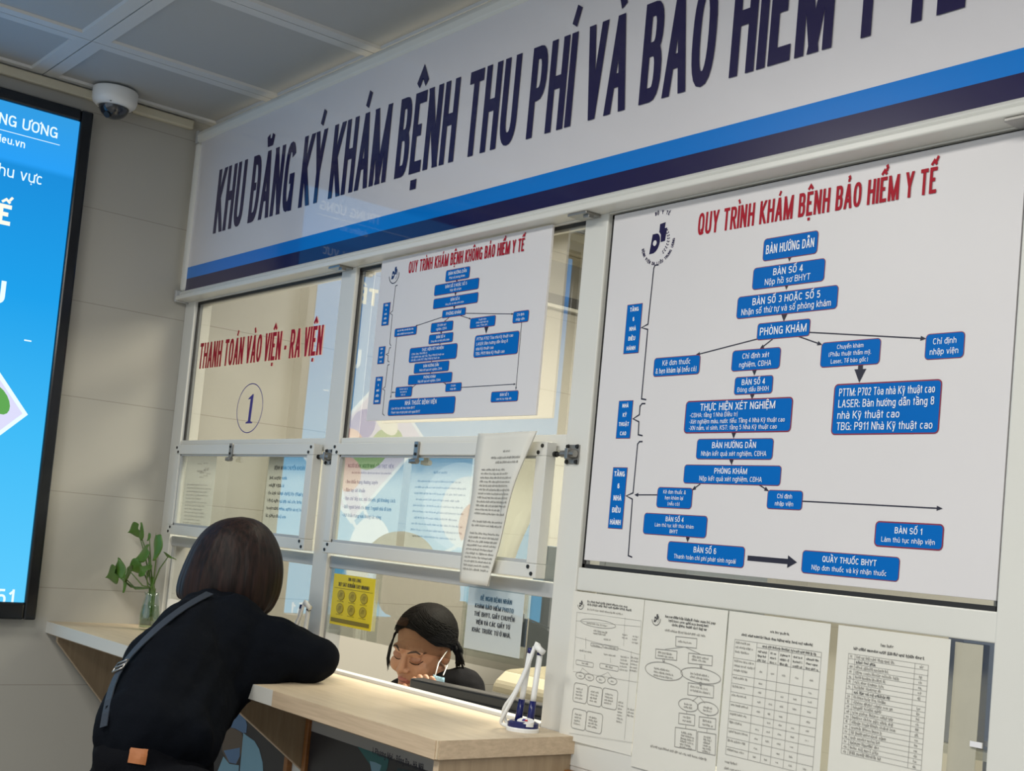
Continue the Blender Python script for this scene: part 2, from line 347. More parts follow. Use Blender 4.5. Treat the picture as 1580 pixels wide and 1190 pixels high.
def text(mb, s, u, v, H, fr, tx=.15, ty=None, width=None, align='l', gap=.13, serif=0, mi=0, maxw=None, space=None, slant=0):
    """letters of cap height H from (u, v); fr(u, v, depth) maps to the world"""
    ty = ty or tx; lay = layout(s); adv = 0; pos = []
    for ch, mk in lay:
        w_ = GL.get(ch, GL['-'])[0]
        if ch == ' ' and space: w_ = space
        pos.append((adv, w_)); adv += w_+gap
    adv -= gap; sx = 1.0
    if width: sx = width/(adv*H)
    elif maxw and adv*H > maxw: sx = maxw/(adv*H)
    tot = adv*H*sx
    if align == 'c': u -= tot/2
    elif align == 'r': u -= tot
    hx = tx*H/2*min(1, sx*1.25 if sx < .8 else 1); hy = ty*H/2; k = 0
    for (ch, mk), (a, w_) in zip(lay, pos):
        W = w_*H*sx; x0 = u+a*H*sx; g = ch
        if ch == 'i' and any(m in '\u0300\u0301\u0303\u0309\u0302' for m in mk): g = 'ı'
        strokes = list(GL.get(g, GL['-'])[1]); low = ch.islower()
        ex = (lambda t: x0+hx+t*(W-2*hx)) if W > 2*hx else (lambda t: x0+W/2+(t-.5)*.0)
        ky = np.array([-.28, 0, X, 1]) if low or ch in ',:.' else np.array([-.28, 0, 1, 1.3])
        vy = ky*H+np.array([hy, hy, -hy, -hy]) if low or ch in ',:.' else np.array([-.28*H+hy, hy, H-hy, 1.3*H-hy])
        ey = lambda t: float(np.interp(t, ky, vy))
        ends = [(ey(t), t*H) for t in ((-.28, 0, X, 1) if low else (0, 1))]
        marks = []
        top = 1.0 if (not low or ch in 'bdhklt') else X
        cxm = .5; y0 = top+.08; two = [m for m in mk if m in '\u0302\u0306']
        for m in mk:
            if m == '\u0302': marks.append([(-.19, y0+.01), (0, y0+.17), (.19, y0+.01)])
            elif m == '\u0306': marks.append([(-.16, y0+.15), (-.1, y0+.04), (.1, y0+.04), (.16, y0+.15)])
            elif m == '\u031b': marks.append([(.5*w_*sx-.02, top-.06), (.5*w_*sx+.1, top-.02), (.5*w_*sx+.1, top+.13)])
            elif m == '\u0323': marks.append([(0, -.2), (0, -.08)])
            elif m == 'bar': marks.append([(-.56*w_*sx, .53 if ch == 'D' else .84), (.04, .53)] if ch == 'D' else [(-.02, .86), (.62*w_*sx, .86)])
            else:
                dx, dy = (.2, .13) if two else (0, 0)
                if m == '\u0301': marks.append([(dx-.05, y0+dy), (dx+.08, y0+dy+.19)])
                elif m == '\u0300': marks.append([(dx*-.9+.05, y0+dy), (dx*-.9-.08, y0+dy+.19)])
                elif m == '\u0303': marks.append([(-.18, y0+dy+.03), (-.08, y0+dy+.11), (.08, y0+dy+.04), (.18, y0+dy+.12)])
                elif m == '\u0309': marks.append([(dx*.9-.07, y0+dy+.17), (dx*.9+.02, y0+dy+.2), (dx*.9+.06, y0+dy+.13), (dx*.9, y0+dy+.08), (dx*.9, y0+dy)])
        for s_ in strokes:
            k += 1
            f2 = lambda a_, b_, d=k*1.5e-5: fr(a_+slant*(b_-v), b_, d)
            pts = [(ex(p[0]), ey(p[1])) for p in s_]
            # horizontal bars run to the outer edge
            if len(s_) == 2 and abs(s_[0][1]-s_[1][1]) < 1e-6:
                pts = [((p[0]-hx*.98 if t[0] == 0 else p[0]+hx*.98 if t[0] == 1 else p[0]), p[1]) for p, t in zip(pts, s_)]
            stroke(mb, [(p[0], p[1]+v) for p in pts], hx, hy, f2, [(e[0]+v, e[1]+v) for e in ends], mi)
            if serif and len(s_) == 2 and abs(s_[0][0]-s_[1][0]) < .6:
                for p, t in zip(pts, s_):
                    if t[1] in (0, 1, X):
                        yy = v+(hy*.7 if t[1] == 0 else t[1]*H-hy*.7)
                        stroke(mb, [(p[0]-serif*H, yy), (p[0]+serif*H, yy)], hy*.7, hy*.7, f2, [], mi)
        for m_, mkch in zip(marks, mk):
            k += 1; f2 = lambda a_, b_, d=k*1.5e-5: fr(a_+slant*(b_-v), b_, d)
            cxx = x0+W/2; th = min(hx*.85, H*.06) if mkch != '\u0323' else max(hx, hy)*.9
            sxm = max(.5, min(1, sx*1.1))
            stroke(mb, [(cxx+p[0]*H*sxm, v+p[1]*H) for p in m_], th, min(hy*.85, H*.058), f2, [], mi)
    return tot
def scribble(mb, u0, u1, v, H, fr, mi=0, dens=1.0):
    """a line of print too small to read: close upright ticks in word groups"""
    x = u0
    while x < u1:
        wl = random.uniform(1.5, 4.5)*H
        e = min(u1, x+wl)
        while x < e:
            t = random.uniform(.18, .3)*H; h = H*random.choice((.7, .7, .7, 1, 1.05)); y0 = v-(.25*H if random.random() < .12 else 0)
            mb.add([fr(x, y0), fr(x+t, y0), fr(x+t, v+h), fr(x, v+h)], [(0, 1, 2, 3)], mi)
            if random.random() < .55:
                yy = v+random.choice((0, .55*H)); mb.add([fr(x, yy, 1e-5), fr(x+.55*H, yy, 1e-5), fr(x+.55*H, yy+.16*H, 1e-5), fr(x, yy+.16*H, 1e-5)], [(0, 1, 2, 3)], mi)
            x += random.uniform(.42, .62)*H/dens
        x += .45*H
def seg(mb, a, b, wd, fr, mi=0, d=0):
    a = Vector(a); b = Vector(b); t = (b-a).normalized(); n = Vector((-t.y, t.x))*wd/2; a2 = a-t*wd/2*.8; b2 = b+t*wd/2*.8
    mb.add([fr(*(a2-n), d), fr(*(b2-n), d), fr(*(b2+n), d), fr(*(a2+n), d)], [(0, 1, 2, 3)], mi)
def head(mb, a, b, ln, wd, fr, mi=0, d=2e-5):
    a = Vector(a); b = Vector(b); t = (b-a).normalized(); n = Vector((-t.y, t.x))*wd/2; c = b-t*ln
    mb.add([fr(*(c-n), d), fr(*b, d), fr(*(c+n), d)], [(0, 1, 2)], mi)
def frY(y): return lambda u, v, d=0: (u, y-d, v)            # a sheet facing the hall (normal -y)
def frX(x): return lambda u, v, d=0: (x+d, u, v)            # a sheet on the left wall (normal +x)
def rrect(u0, u1, v0, v1, r, n=5):
    out = []
    for cx, cy, a in ((u1-r, v1-r, 0), (u0+r, v1-r, 90), (u0+r, v0+r, 180), (u1-r, v0+r, 270)):
        for i in range(n+1):
            t = math.radians(a+90*i/n); out.append((cx+r*math.cos(t), cy+r*math.sin(t)))
    return out
def flat(mb, poly, fr, d=0, mi=0):
    mb.add([fr(p[0], p[1], d) for p in poly], [tuple(range(len(poly)))], mi)
def outline(mb, poly, wd, fr, mi=0, d=0):
    stroke(mb, list(poly)+[poly[0]], wd/2, wd/2, lambda a, b: fr(a, b, d), [], mi)
def uv(px, py, y): p = at(px, py, 1, y); return (p.x, p.z)
# ------------------------------------------------------------------ the room
ZC = 2.80
struct(obj('floor', MB().box(-.1, 8, -5, 3.4, -.06, 0), M['floor']))
struct(obj('wall_left', MB().box(-.12, 0, -5, 3.4, 0, ZC+.05), M['wall']))
struct(obj('wall_back', MB().box(0, 8, 3.3, 3.4, 0, ZC+.05), M['wall']))
struct(obj('wall_right', MB().box(8, 8.1, -5, 3.4, 0, ZC+.05), M['wall']))
cb = MB(); cb.box(-.1, 8.1, -5, 3.4, ZC+.03, ZC+.09, 2)
def ctile(x0, x1, y0, y1):
    e = .040; g = .0018; r = .004; zi = ZC+.007
    a = [(x0+g, y0+g), (x1-g, y0+g), (x1-g, y1-g), (x0+g, y1-g)]
    b = [(x0+e, y0+e), (x1-e, y0+e), (x1-e, y1-e), (x0+e, y1-e)]
    c = [(x0+e+r, y0+e+r), (x1-e-r, y0+e+r), (x1-e-r, y1-e-r), (x0+e+r, y1-e-r)]
    V = [(p[0], p[1], ZC) for p in a]+[(p[0], p[1], ZC) for p in b]+[(p[0], p[1], zi) for p in c]+[(p[0], p[1], ZC+.028) for p in a]
    cb.add(V, [(i, 4+i, 4+(i+1) % 4, (i+1) % 4) for i in range(4)]+[(4+i, 8+i, 8+(i+1) % 4, 4+(i+1) % 4) for i in range(4)]+[(i, (i+1) % 4, 12+(i+1) % 4, 12+i) for i in range(4)], 0)
    cb.add([V[8], V[11], V[10], V[9]], [(0, 1, 2, 3)], 1)
xs = [-.163+.6*i for i in range(14)]; ys = [-4.735+.6*i for i in range(8)]
for i in range(len(xs)-1):
    for j in range(len(ys)-1): ctile(max(xs[i], -.0), xs[i+1], ys[j], ys[j+1])
    ctile(max(xs[i], -.0), xs[i+1], ys[-1], .06)
    for j in range(5): ctile(max(xs[i], 0), xs[i+1], .1+.62*j, .1+.62*(j+1))
struct(obj('ceiling', cb, [M['ceil_edge'], M['ceil'], M['grout']]))
# cream cornice where the ceiling meets the left wall, in the hall and in the office
struct(obj('trim_1', MB().box(0, .022, -5, -.045, ZC-.035, ZC-.004), M['cream'], bevel=.006))
struct(obj('trim_2', MB().box(0, .05, .08, 3.3, ZC-.10, ZC-.004).box(.0, .02, .08, 3.3, ZC-.135, ZC-.10), M['cream'], bevel=.004))
tb = structE('trim_3', (0, 1.4, 2.52))
obj('dark_band', MB().box(0, .02, .25, 3.3, 2.487, 2.527), M['cable'], tb)
obj('white_ledge', MB().box(0, .03, .25, 3.3, 2.470, 2.483), M['alu'], tb)
# ------------------------------------------------------------------ partition: knee wall, posts, rails (structure)
kw = MB(); kw.box(.0, 6, .0, .05, 0, 1.078)
struct(obj('wall_front', kw, M['alu']))
PX = [(.0, .075), (1.025, 1.102), (2.040, 2.113), (3.062, 3.150), (4.06, 4.14)]
for i, (a, b) in enumerate(PX):
    p = MB().box(a, b, 0, .06, 1.078, 2.25)
    t = struct(obj('trim_%d' % (4+i), p, M['alu'], bevel=.003))
struct(obj('trim_9', MB().box(0, 6, .002, .06, 2.1915, 2.26), M['alu'], bevel=.002))        # head rail behind the sign
struct(obj('trim_10', MB().box(2.113, 6, .003, .058, 1.416, 1.462), M['alu'], bevel=.002))  # transom under the large board
struct(obj('trim_11', MB().box(2.113, 6, -.002, .06, 1.07, 1.128), M['alu'], bevel=.002))   # bottom rail under the papers
struct(obj('trim_12', MB().box(.0, 2.04, .004, .05, 1.078, 1.124), M['alu'], bevel=.002))
GY = .014
def window(n, x0, x1):
    wn = structE('window_%d' % n, ((x0+x1)/2, .03, 1.75))
    obj('upper_pane', MB().box(x0+.004, x1-.004, GY, GY+.005, 1.735, 2.19), M['glass'], wn)
    obj('middle_rail', MB().box(x0, x1, .006, .055, 1.700, 1.735), M['alu'], wn, bevel=.002)
    obj('lower_rail', MB().box(x0, x1, .008, .055, 1.392, 1.424), M['alu2'], wn, bevel=.002)
    g = MB()
    g.box(x0-.001, x0+.006, GY-.003, GY+.012, 1.735, 2.192).box(x1-.006, x1+.001, GY-.003, GY+.012, 1.735, 2.192).box(x0, x1, GY-.003, GY+.012, 2.183, 2.192)
    obj('gasket', g, M['black'], wn)
    obj('middle_pane', MB().box(x0+.002, x1-.002, GY, GY+.005, 1.424, 1.700), M['glass_clear'], wn)
    lp = obj('lower_pane', MB().box(x0+.004, x1-.004, GY, GY+.005, 1.223, 1.392), M['glass'], wn)
    obj('side_channel', MB().box(x0-.001, x0+.011, .012, .055, 1.128, 1.392), M['alu2'], wn)
    obj('sill_channel', MB().box(x0, x1, -.004, .024, 1.124, 1.137), M['alu'], wn, bevel=.003)
    return wn
w1 = window(1, .075, 1.025); w2 = window(2, 1.102, 2.040)
w3 = structE('window_3', (2.58, .03, 1.7))
obj('upper_pane', MB().box(2.117, 3.058, GY, GY+.005, 1.462, 2.19), M['glass'], w3)
obj('lower_pane', MB().box(2.117, 3.058, GY, GY+.005, 1.128, 1.416), M['glass'], w3)
g = MB(); g.box(2.113, 2.121, .012, GY+.012, 1.462, 2.192).box(3.054, 3.062, .012, GY+.012, 1.462, 2.192).box(2.113, 3.062, .012, GY+.012, 2.183, 2.192).box(2.113, 3.062, .012, GY+.012, 1.462, 1.470)
obj('gasket', g, M['black'], w3)
w4 = structE('window_4', (3.6, .03, 1.7))
obj('upper_pane', MB().box(3.15, 4.06, GY, GY+.005, 1.462, 2.19), M['glass'], w4)
# writing on the first window
r_ = MB(); a = uv(306, 569.6, GY); b = uv(496, 548, GY)
text(r_, 'THANH TOÁN VÀO VIỆN - RA VIỆN', a[0], a[1]+.0, .084, frY(GY-.0008), tx=.19, ty=.14, width=b[0]-a[0], gap=.12, space=.24)
lt = obj('lettering', r_, M['red'], w1); lt['label'] = 'red window lettering'
c = uv(385.4, 630, GY); nb = MB(); fr = frY(GY-.0008)
outline(nb, [(c[0]+.084*math.cos(math.radians(6*i)), c[1]+.074*math.sin(math.radians(6*i))) for i in range(60)], .0028, fr)
def one(mb, cx, cz, h, fr, d=0):
    s = h
    poly = [(-.24, 0), (.26, 0), (.26, .035), (.11, .075), (.11, 1.0), (.04, 1.0), (-.24, .86), (-.24, .82), (-.08, .845), (-.08, .075), (-.24, .035)]
    flat(mb, [(cx+p[0]*s+p[1]*.05*s, cz+(p[1]-.5)*s) for p in poly], fr, d)
one(nb, c[0]+.004, c[1]-.002, .088, fr)
obj('number', nb, M['num'], w1)
# ------------------------------------------------------------------ sign above the windows
sg = thing('sign_board', 'long white sign with dark blue capitals and two blue stripes above the windows', 'sign', (2.0, -.01, 2.5))
SY = -.026; SX0, SX1 = .042, 4.6
obj('panel', MB().box(SX0, SX1, SY, .0, 2.215, 2.76), M['vinyl'], sg)
zb = [uv(298, 430, SY)[1], uv(300, 412, SY)[1]]
zn, zs, zt = 2.215, .5*(uv(298, 430, SY)[1]+uv(1580, 108, SY)[1]), .5*(uv(300, 412, SY)[1]+uv(1580, 70, SY)[1])
obj('stripe', MB().box(SX0, SX1, SY-.0008, SY, zs, zt), M['sky'], sg)['label'] = 'sky blue stripe'
obj('stripe', MB().box(SX0, SX1, SY-.0008, SY, zn, zs), M['navy'], sg)['label'] = 'navy stripe'
a = uv(328.5, 361, SY); b = uv(1491, 0, SY); l_ = MB()
zcap = uv(340, 262, SY)[1]
text(l_, 'KHU ĐĂNG KÝ KHÁM BỆNH THU PHÍ VÀ BẢO HIỂM Y TẾ', a[0], a[1], zcap-a[1], frY(SY-.0008), tx=.185, ty=.145, width=b[0]-a[0], gap=.115, space=.24)
obj('lettering', l_, M['navy'], sg)
def rail(name, x0, x1, prof, m, parent):
    mb = MB(); n = len(prof)
    mb.prism([(x0, p[0], p[1]) for p in prof], (x1-x0, 0, 0)); return obj(name, mb, m, parent, bevel=.002, fix=True)
rail('bottom_rail', .02, SX1, [(.0, 2.224), (-.030, 2.224), (-.036, 2.216), (-.032, 2.209), (-.046, 2.206), (-.046, 2.195), (-.043, 2.193), (.0, 2.193)], M['alu'], sg)
rail('top_rail', .03, SX1, [(.0, 2.775), (-.014, 2.772), (-.032, 2.757), (-.036, 2.745), (-.034, 2.728), (-.026, 2.722), (.0, 2.722)], M['alu'], sg)
obj('side_rail', MB().box(.018, .05, -.036, 0, 2.224, 2.722), M['alu'], sg, bevel=.01)
obj('corner_cap', MB().box(.012, .024, -.046, .0, 2.188, 2.226), M['alu2'], sg, bevel=.002); obj('corner_cap', MB().box(.012, .03, -.034, 0, 2.722, 2.765), M['alu2'], sg, bevel=.002)
for x in (1.055, 2.06, 3.075): obj('clip', MB().box(x-.03, x+.03, -.042, -.002, 2.187, 2.1925).box(x+.012, x+.03, -.034, -.02, 2.180, 2.188), M['steel'], sg, bevel=.001)
# ------------------------------------------------------------------ flow-chart boards
def fit_lines(mb, lines, u0, u1, v0, v1, fr):
    """lines: (text, cap height as a fraction of the box height, align)"""
    h = v1-v0; tot = sum(l[1] for l in lines); gap = (1-tot)/(len(lines)+1); y = v1; W = u1-u0
    for t, f, al in lines:
        y -= gap*h; H = f*h; y -= H
        bold = len(l_up(t)) > .6*len(t.replace(' ', '')) if t else False
        tx = .145 if bold else .118
        if al == 'c': text(mb, t, (u0+u1)/2, y, H, fr, tx=tx, align='c', maxw=W*.90, gap=.14, space=.24)
        else: text(mb, t, u0+W*.045, y, H, fr, tx=tx, maxw=W*.91, gap=.14, space=.24)
def l_up(t): return [c for c in t if c.isupper() or c.isdigit()]
def logo(mb, cx, cz, s, fr, words=True):
    """monogram in a ring of small letters; s = ring radius"""
    def T(p): return (cx+p[0]*s, cz+p[1]*s)
    D = [(-.50, -.50), (-.22, -.48)]+[(-.20+.30*math.cos(math.radians(t))+.06*math.sin(math.radians(t)), -.05+.42*math.sin(math.radians(t))) for t in range(-80, 91, 17)]+[(-.38, .36)]
    flat(mb, [T(p) for p in D], fr, 0, 0)
    flat(mb, [T((-.20+.115*math.cos(math.radians(t)), -.04+.125*math.sin(math.radians(t)))) for t in range(0, 360, 30)], fr, 3e-5, 1)
    flat(mb, [T(p) for p in [(.02, .40), (.03, .76), (.37, .80), (.33, .40)]], fr, 0, 0)
    flat(mb, [T(p) for p in [(.0, .44), (.33, .44), (.33, .54), (.49, .55), (.42, -.02), (.16, -.04), (.13, .30)]], fr, 1e-5, 0)
    for k in range(9):                                              # ear of wheat curling up on the right
        t = math.radians(-62+k*12); p = (.60*math.cos(t)+.02, .62*math.sin(t)+.02)
        for sd in (-1, 1):
            q = t+math.pi/2+sd*.6
            c0 = (p[0]+.03*math.cos(q), p[1]+.03*math.sin(q)); c1 = (p[0]+.13*math.cos(q), p[1]+.13*math.sin(q)); n = (-math.sin(q)*.034, math.cos(q)*.034)
            m_ = ((c0[0]+c1[0])/2, (c0[1]+c1[1])/2)
            flat(mb, [T(c0), T((m_[0]+n[0], m_[1]+n[1])), T(c1), T((m_[0]-n[0], m_[1]-n[1]))], fr, 1e-5*k, 0)
    def ring(word, a0, a1, h, r):
        L = [c for c in word]
        for i, ch in enumerate(L):
            if ch == ' ': continue
            t = math.radians(a0+(a1-a0)*(i+.5)/len(L)); sgn = 1 if a1 > a0 else -1
            o = (cx+r*s*math.cos(t), cz+r*s*math.sin(t))
            ux, uz = -math.sin(t)*sgn, math.cos(t)*sgn; vx, vz = -uz, ux
            f2 = lambda u, v, d=0, o=o, ux=ux, uz=uz, vx=vx, vz=vz: fr(o[0]+u*ux+v*vx, o[1]+u*uz+v*vz, d)
            text(mb, ch, 0, 0, h*s, f2, tx=.22, align='c')
    if words:
        ring('BỆNH VIỆN DA LIỄU TRUNG ƯƠNG', 192, 362, .14, 1.02)
        ring('BỘ Y TẾ', 106, 62, .165, 1.20)
    else:
        outline(mb, [T((math.cos(math.radians(t)), math.sin(math.radians(t)))) for t in range(195, 360, 8)][:], .05*s, fr) if False else None
        pts = [T((.95*math.cos(math.radians(t)), .95*math.sin(math.radians(t)))) for t in range(190, 372, 8)]
        for p, q in zip(pts[::1], pts[1::1]): seg(mb, p, q, .09*s, fr)
def board(name, label, x0, x1, z0, z1, y, title, boxes, sides, braces, thick, thin, logo_px, logo_r, px, grp='flow-chart boards on the windows'):
    T = thing(name, label, 'notice board', ((x0+x1)/2, y, z0), group=grp)
    obj('panel', MB().box(x0, x1, y, y+.006, z0, z1), M['board'], T, bevel=.0008)
    fr = frY(y-.0005)
    tm = MB(); (t, pa, pb, H) = title; a = px(*pa); b = px(*pb)
    text(tm, t, a[0], (a[1]+b[1])/2, H, fr, tx=.182, ty=.145, width=b[0]-a[0], gap=.13, space=.28, slant=.0)
    obj('title_lettering', tm, M['red'], T)['label'] = 'red heading'
    lm = MB(); lc = px(*logo_px); logo(lm, lc[0], lc[1], logo_r, fr, logo_r > .03); obj('logo', lm, [M['navy'], M['board']], T)
    for (A, B, lines, edge) in boxes:
        a = px(*A); b = px(*B); u0, u1, v0, v1 = a[0], b[0], b[1], a[1]; r = min(.006, (v1-v0)*.16)
        bm = MB(); e = .0022 if edge else .0012
        flat(bm, rrect(u0-e, u1+e, v0-e, v1+e, r+e), fr, .0002, 1); flat(bm, rrect(u0, u1, v0, v1, r), fr, .0004, 0)
        bo = obj('flowchart_box', bm, [M['blue'], M['maroon']], T)
        tx_ = MB(); f3 = lambda u, v, d=0: fr(u, v, d+.0007)
        if lines and lines[0] == '~':
            for k in range(lines[1]):
                vv = v1-(v1-v0)*(k+.72)/lines[1]*.96; wd = (u1-u0)*random.uniform(.7, .86); scribble(tx_, (u0+u1-wd)/2, (u0+u1+wd)/2, vv, (v1-v0)*.42/lines[1], f3)
        else: fit_lines(tx_, lines, u0, u1, v0, v1, f3)
        obj('box_lettering', tx_, M['white'], bo)
    for (A, B, words) in sides:
        a = px(*A); b = px(*B); u0, u1, v0, v1 = a[0], b[0], b[1], a[1]
        bm = MB(); flat(bm, [(u0-.001, v0-.001), (u1+.001, v0-.001), (u1+.001, v1+.001), (u0-.001, v1+.001)], fr, .0002, 1); flat(bm, [(u0, v0), (u1, v0), (u1, v1), (u0, v1)], fr, .0004, 0)
        bo = obj('floor_tag', bm, [M['blue'], M['maroon']], T)
        tx_ = MB(); f3 = lambda u, v, d=0: fr(u, v, d+.0007)
        n = len(words); H = min((v1-v0)/n*.42, (u1-u0)*.42)
        for k, wd in enumerate(words): text(tx_, wd, (u0+u1)/2, v1-(v1-v0)*(k+.5)/n-H/2, H, f3, tx=.2, align='c', maxw=(u1-u0)*.84)
        obj('tag_lettering', tx_, M['white'], bo)
    for br in braces:
        am = MB(); stroke(am, [px(*p) for p in br], .0011*logo_r/.045+.0003, .0011*logo_r/.045+.0003, fr, []); obj('brace', am, M['ink'], T)
    for (A, B, wd) in thick:
        am = MB(); a, b = px(*A), px(*B); h = wd*2.3; t = (Vector(b)-Vector(a)).normalized()
        seg(am, a, Vector(b)-t*h*.9, wd, fr); head(am, a, b, h, h*1.05, fr); obj('arrow', am, M['ink'], T)
    for (A, B) in thin:
        am = MB(); a, b = px(*A), px(*B); t = (Vector(b)-Vector(a)).normalized(); wd = .0022 if logo_r > .03 else .0016
        seg(am, a, Vector(b)-t*.008, wd, fr); head(am, a, b, .011 if logo_r > .03 else .007, .008 if logo_r > .03 else .005, fr); obj('arrow', am, M['ink'], T)
    return T
BY = .004
def cp(ox, oy, s): return lambda x, y: (ox+x*s, oy+y*s)
px1 = lambda a, b: uv(a, b, BY)
BX = [
 ((1180, 370), (1260.3, 390.5), [('BÀN HƯỚNG DẪN', .42, 'c')], 0),
 ((1163.8, 415), (1271, 433), [('BÀN SỐ 4', .33, 'c'), ('Nộp hồ sơ BHYT', .30, 'c')], 0),
 ((1139.5, 459.5), (1291, 475.5), [('BÀN SỐ 3 HOẶC SỐ 5', .33, 'c'), ('Nhận số thứ tự và số phòng khám', .30, 'c')], 0),
 ((1170.3, 500.5), (1248.5, 517.5), [('PHÒNG KHÁM', .5, 'c')], 0),
 ((1010.7, 553.8), (1078.5, 576.5), [('Kê đơn thuốc', .30, 'c'), ('& hẹn khám lại (nếu có)', .30, 'c')], 0),
 ((1131.4, 542.4), (1202.5, 568), [('Chỉ định xét', .27, 'c'), ('nghiệm, CĐHA', .27, 'c')], 0),
 ((1269, 530), (1356.5, 561), [('Chuyển khám', .18, 'c'), ('(Phẫu thuật thẩm mỹ,', .18, 'c'), ('Laser, Tế bào gốc)', .18, 'c')], 0),
 ((1430.2, 517), (1486.2, 551), [('Chỉ định', .25, 'c'), ('nhập viện', .25, 'c')], 0),
 ((1135.3, 583.3), (1191, 606.2), [('BÀN SỐ 4', .34, 'c'), ('Đóng dấu BHXH', .28, 'c')], 0),
 ((1060.3, 621), (1219, 664.8), [('THỰC HIỆN XÉT NGHIỆM', .235, 'c'), ('-CĐHA: tầng 1 Nhà Điều trị', .145, 'l'), ('-Xét nghiệm máu, nước tiểu: Tầng 4 Nhà Kỹ thuật cao', .145, 'l'), ('-XN nấm, vi sinh, KST: tầng 5 Nhà Kỹ thuật cao', .145, 'l')], 1),
 ((1289.6, 595), (1446.9, 667.5), [('PTTM: P702 Tòa nhà Kỹ thuật cao', .16, 'l'), ('LASER: Bàn hướng dẫn tầng 8', .16, 'l'), ('nhà Kỹ thuật cao', .16, 'l'), ('TBG: P911 Nhà Kỹ thuật cao', .16, 'l')], 1),
 ((1077, 678.4), (1191.3, 708.7), [('BÀN HƯỚNG DẪN', .31, 'c'), ('Nhận kết quả xét nghiệm, CĐHA', .25, 'c')], 0),
 ((1057.3, 718), (1203.4, 749), [('PHÒNG KHÁM', .31, 'c'), ('Nộp kết quả xét nghiệm, CĐHA', .27, 'c')], 0),
 ((1015.9, 752.5), (1066.4, 785), [('Kê đơn thuốc &', .19, 'c'), ('hẹn khám lại', .19, 'c'), ('(nếu có)', .19, 'c')], 0),
 ((1185.9, 757), (1236.7, 786.7), [('Chỉ định', .25, 'c'), ('nhập viện', .25, 'c')], 0),
 ((995.3, 792.3), (1089, 830), [('BÀN SỐ 4', .23, 'c'), ('Làm thủ tục kết thúc khám', .18, 'c'), ('BHYT', .18, 'c')], 0),
 ((1032.2, 836), (1147, 876), [('BÀN SỐ 6', .30, 'c'), ('Thanh toán chi phí phát sinh ngoài', .23, 'c')], 0),
 ((1353, 806), (1453, 848.2), [('BÀN SỐ 1', .27, 'c'), ('Làm thủ tục nhập viện', .22, 'c')], 1),
 ((1239.7, 850), (1385.8, 897), [('QUẦY THUỐC BHYT', .27, 'c'), ('Nộp đơn thuốc và ký nhận thuốc', .23, 'c')], 0)]
SD = [((969, 471.5), (984.9, 544), ['TẦNG', '6', 'NHÀ', 'ĐIỀU', 'HÀNH']), ((956, 619.5), (972, 676), ['NHÀ', 'KỸ', 'THUẬT', 'CAO']), ((946.9, 722), (960, 816), ['TẦNG', '6', 'NHÀ', 'ĐIỀU', 'HÀNH'])]
BR = [[(1016.5, 408.7), (1011, 409.5), (1009, 413.5), (1000, 500.4), (990, 505.8), (999.6, 508.5), (990, 615.6), (997.4, 617)],
      [(996, 623), (991, 623), (987.7, 627), (986.8, 640), (977, 646.5), (986, 651), (985, 671), (991.7, 672.5)],
      [(991.7, 681.6), (987, 681.6), (984, 685.5), (977, 760.8), (966.5, 765.4), (976, 770.5), (969.6, 857.6), (975.6, 860)]]
TH = [((1219, 393), (1218, 404), .008), ((1214, 438), (1213.5, 447.5), .008), ((1210.5, 485), (1209.5, 496.5), .008), ((1328, 566), (1326, 591), .010),
      ((1164.5, 570), (1164, 580), .008), ((1161, 609), (1160.5, 617), .008), ((1132.5, 668), (1132, 677), .008), ((1129, 709.5), (1129, 718), .008),
      ((1061.5, 829.5), (1061, 837), .008), ((1156, 861.5), (1230, 868), .009)]
TN = [((1169.8, 523), (1073.5, 548)), ((1191.9, 523.8), (1171.7, 539.5)), ((1233.6, 519.8), (1269, 532.3)), ((1248.7, 513), (1429.6, 522.8)),
      ((1080.6, 747), (1067.3, 757)), ((1172, 748.7), (1186.8, 758.4)), ((1015, 763.8), (979, 763.8)), ((1238.8, 773.6), (1455, 785))]
board('notice_board', 'large white flow-chart board with blue boxes and red heading filling the right window', 2.127, 3.058, 1.478, 2.187, BY,
      ('QUY TRÌNH KHÁM BỆNH BẢO HIỂM Y TẾ', (1076, 364.5), (1445, 297), .043), BX, SD, BR, TH, TN, (1015.7, 373), .046, px1)
SBY = -.012
s2 = cp(550, 350, .2521)
px2 = lambda x, y: uv(*s2(x, y), SBY)
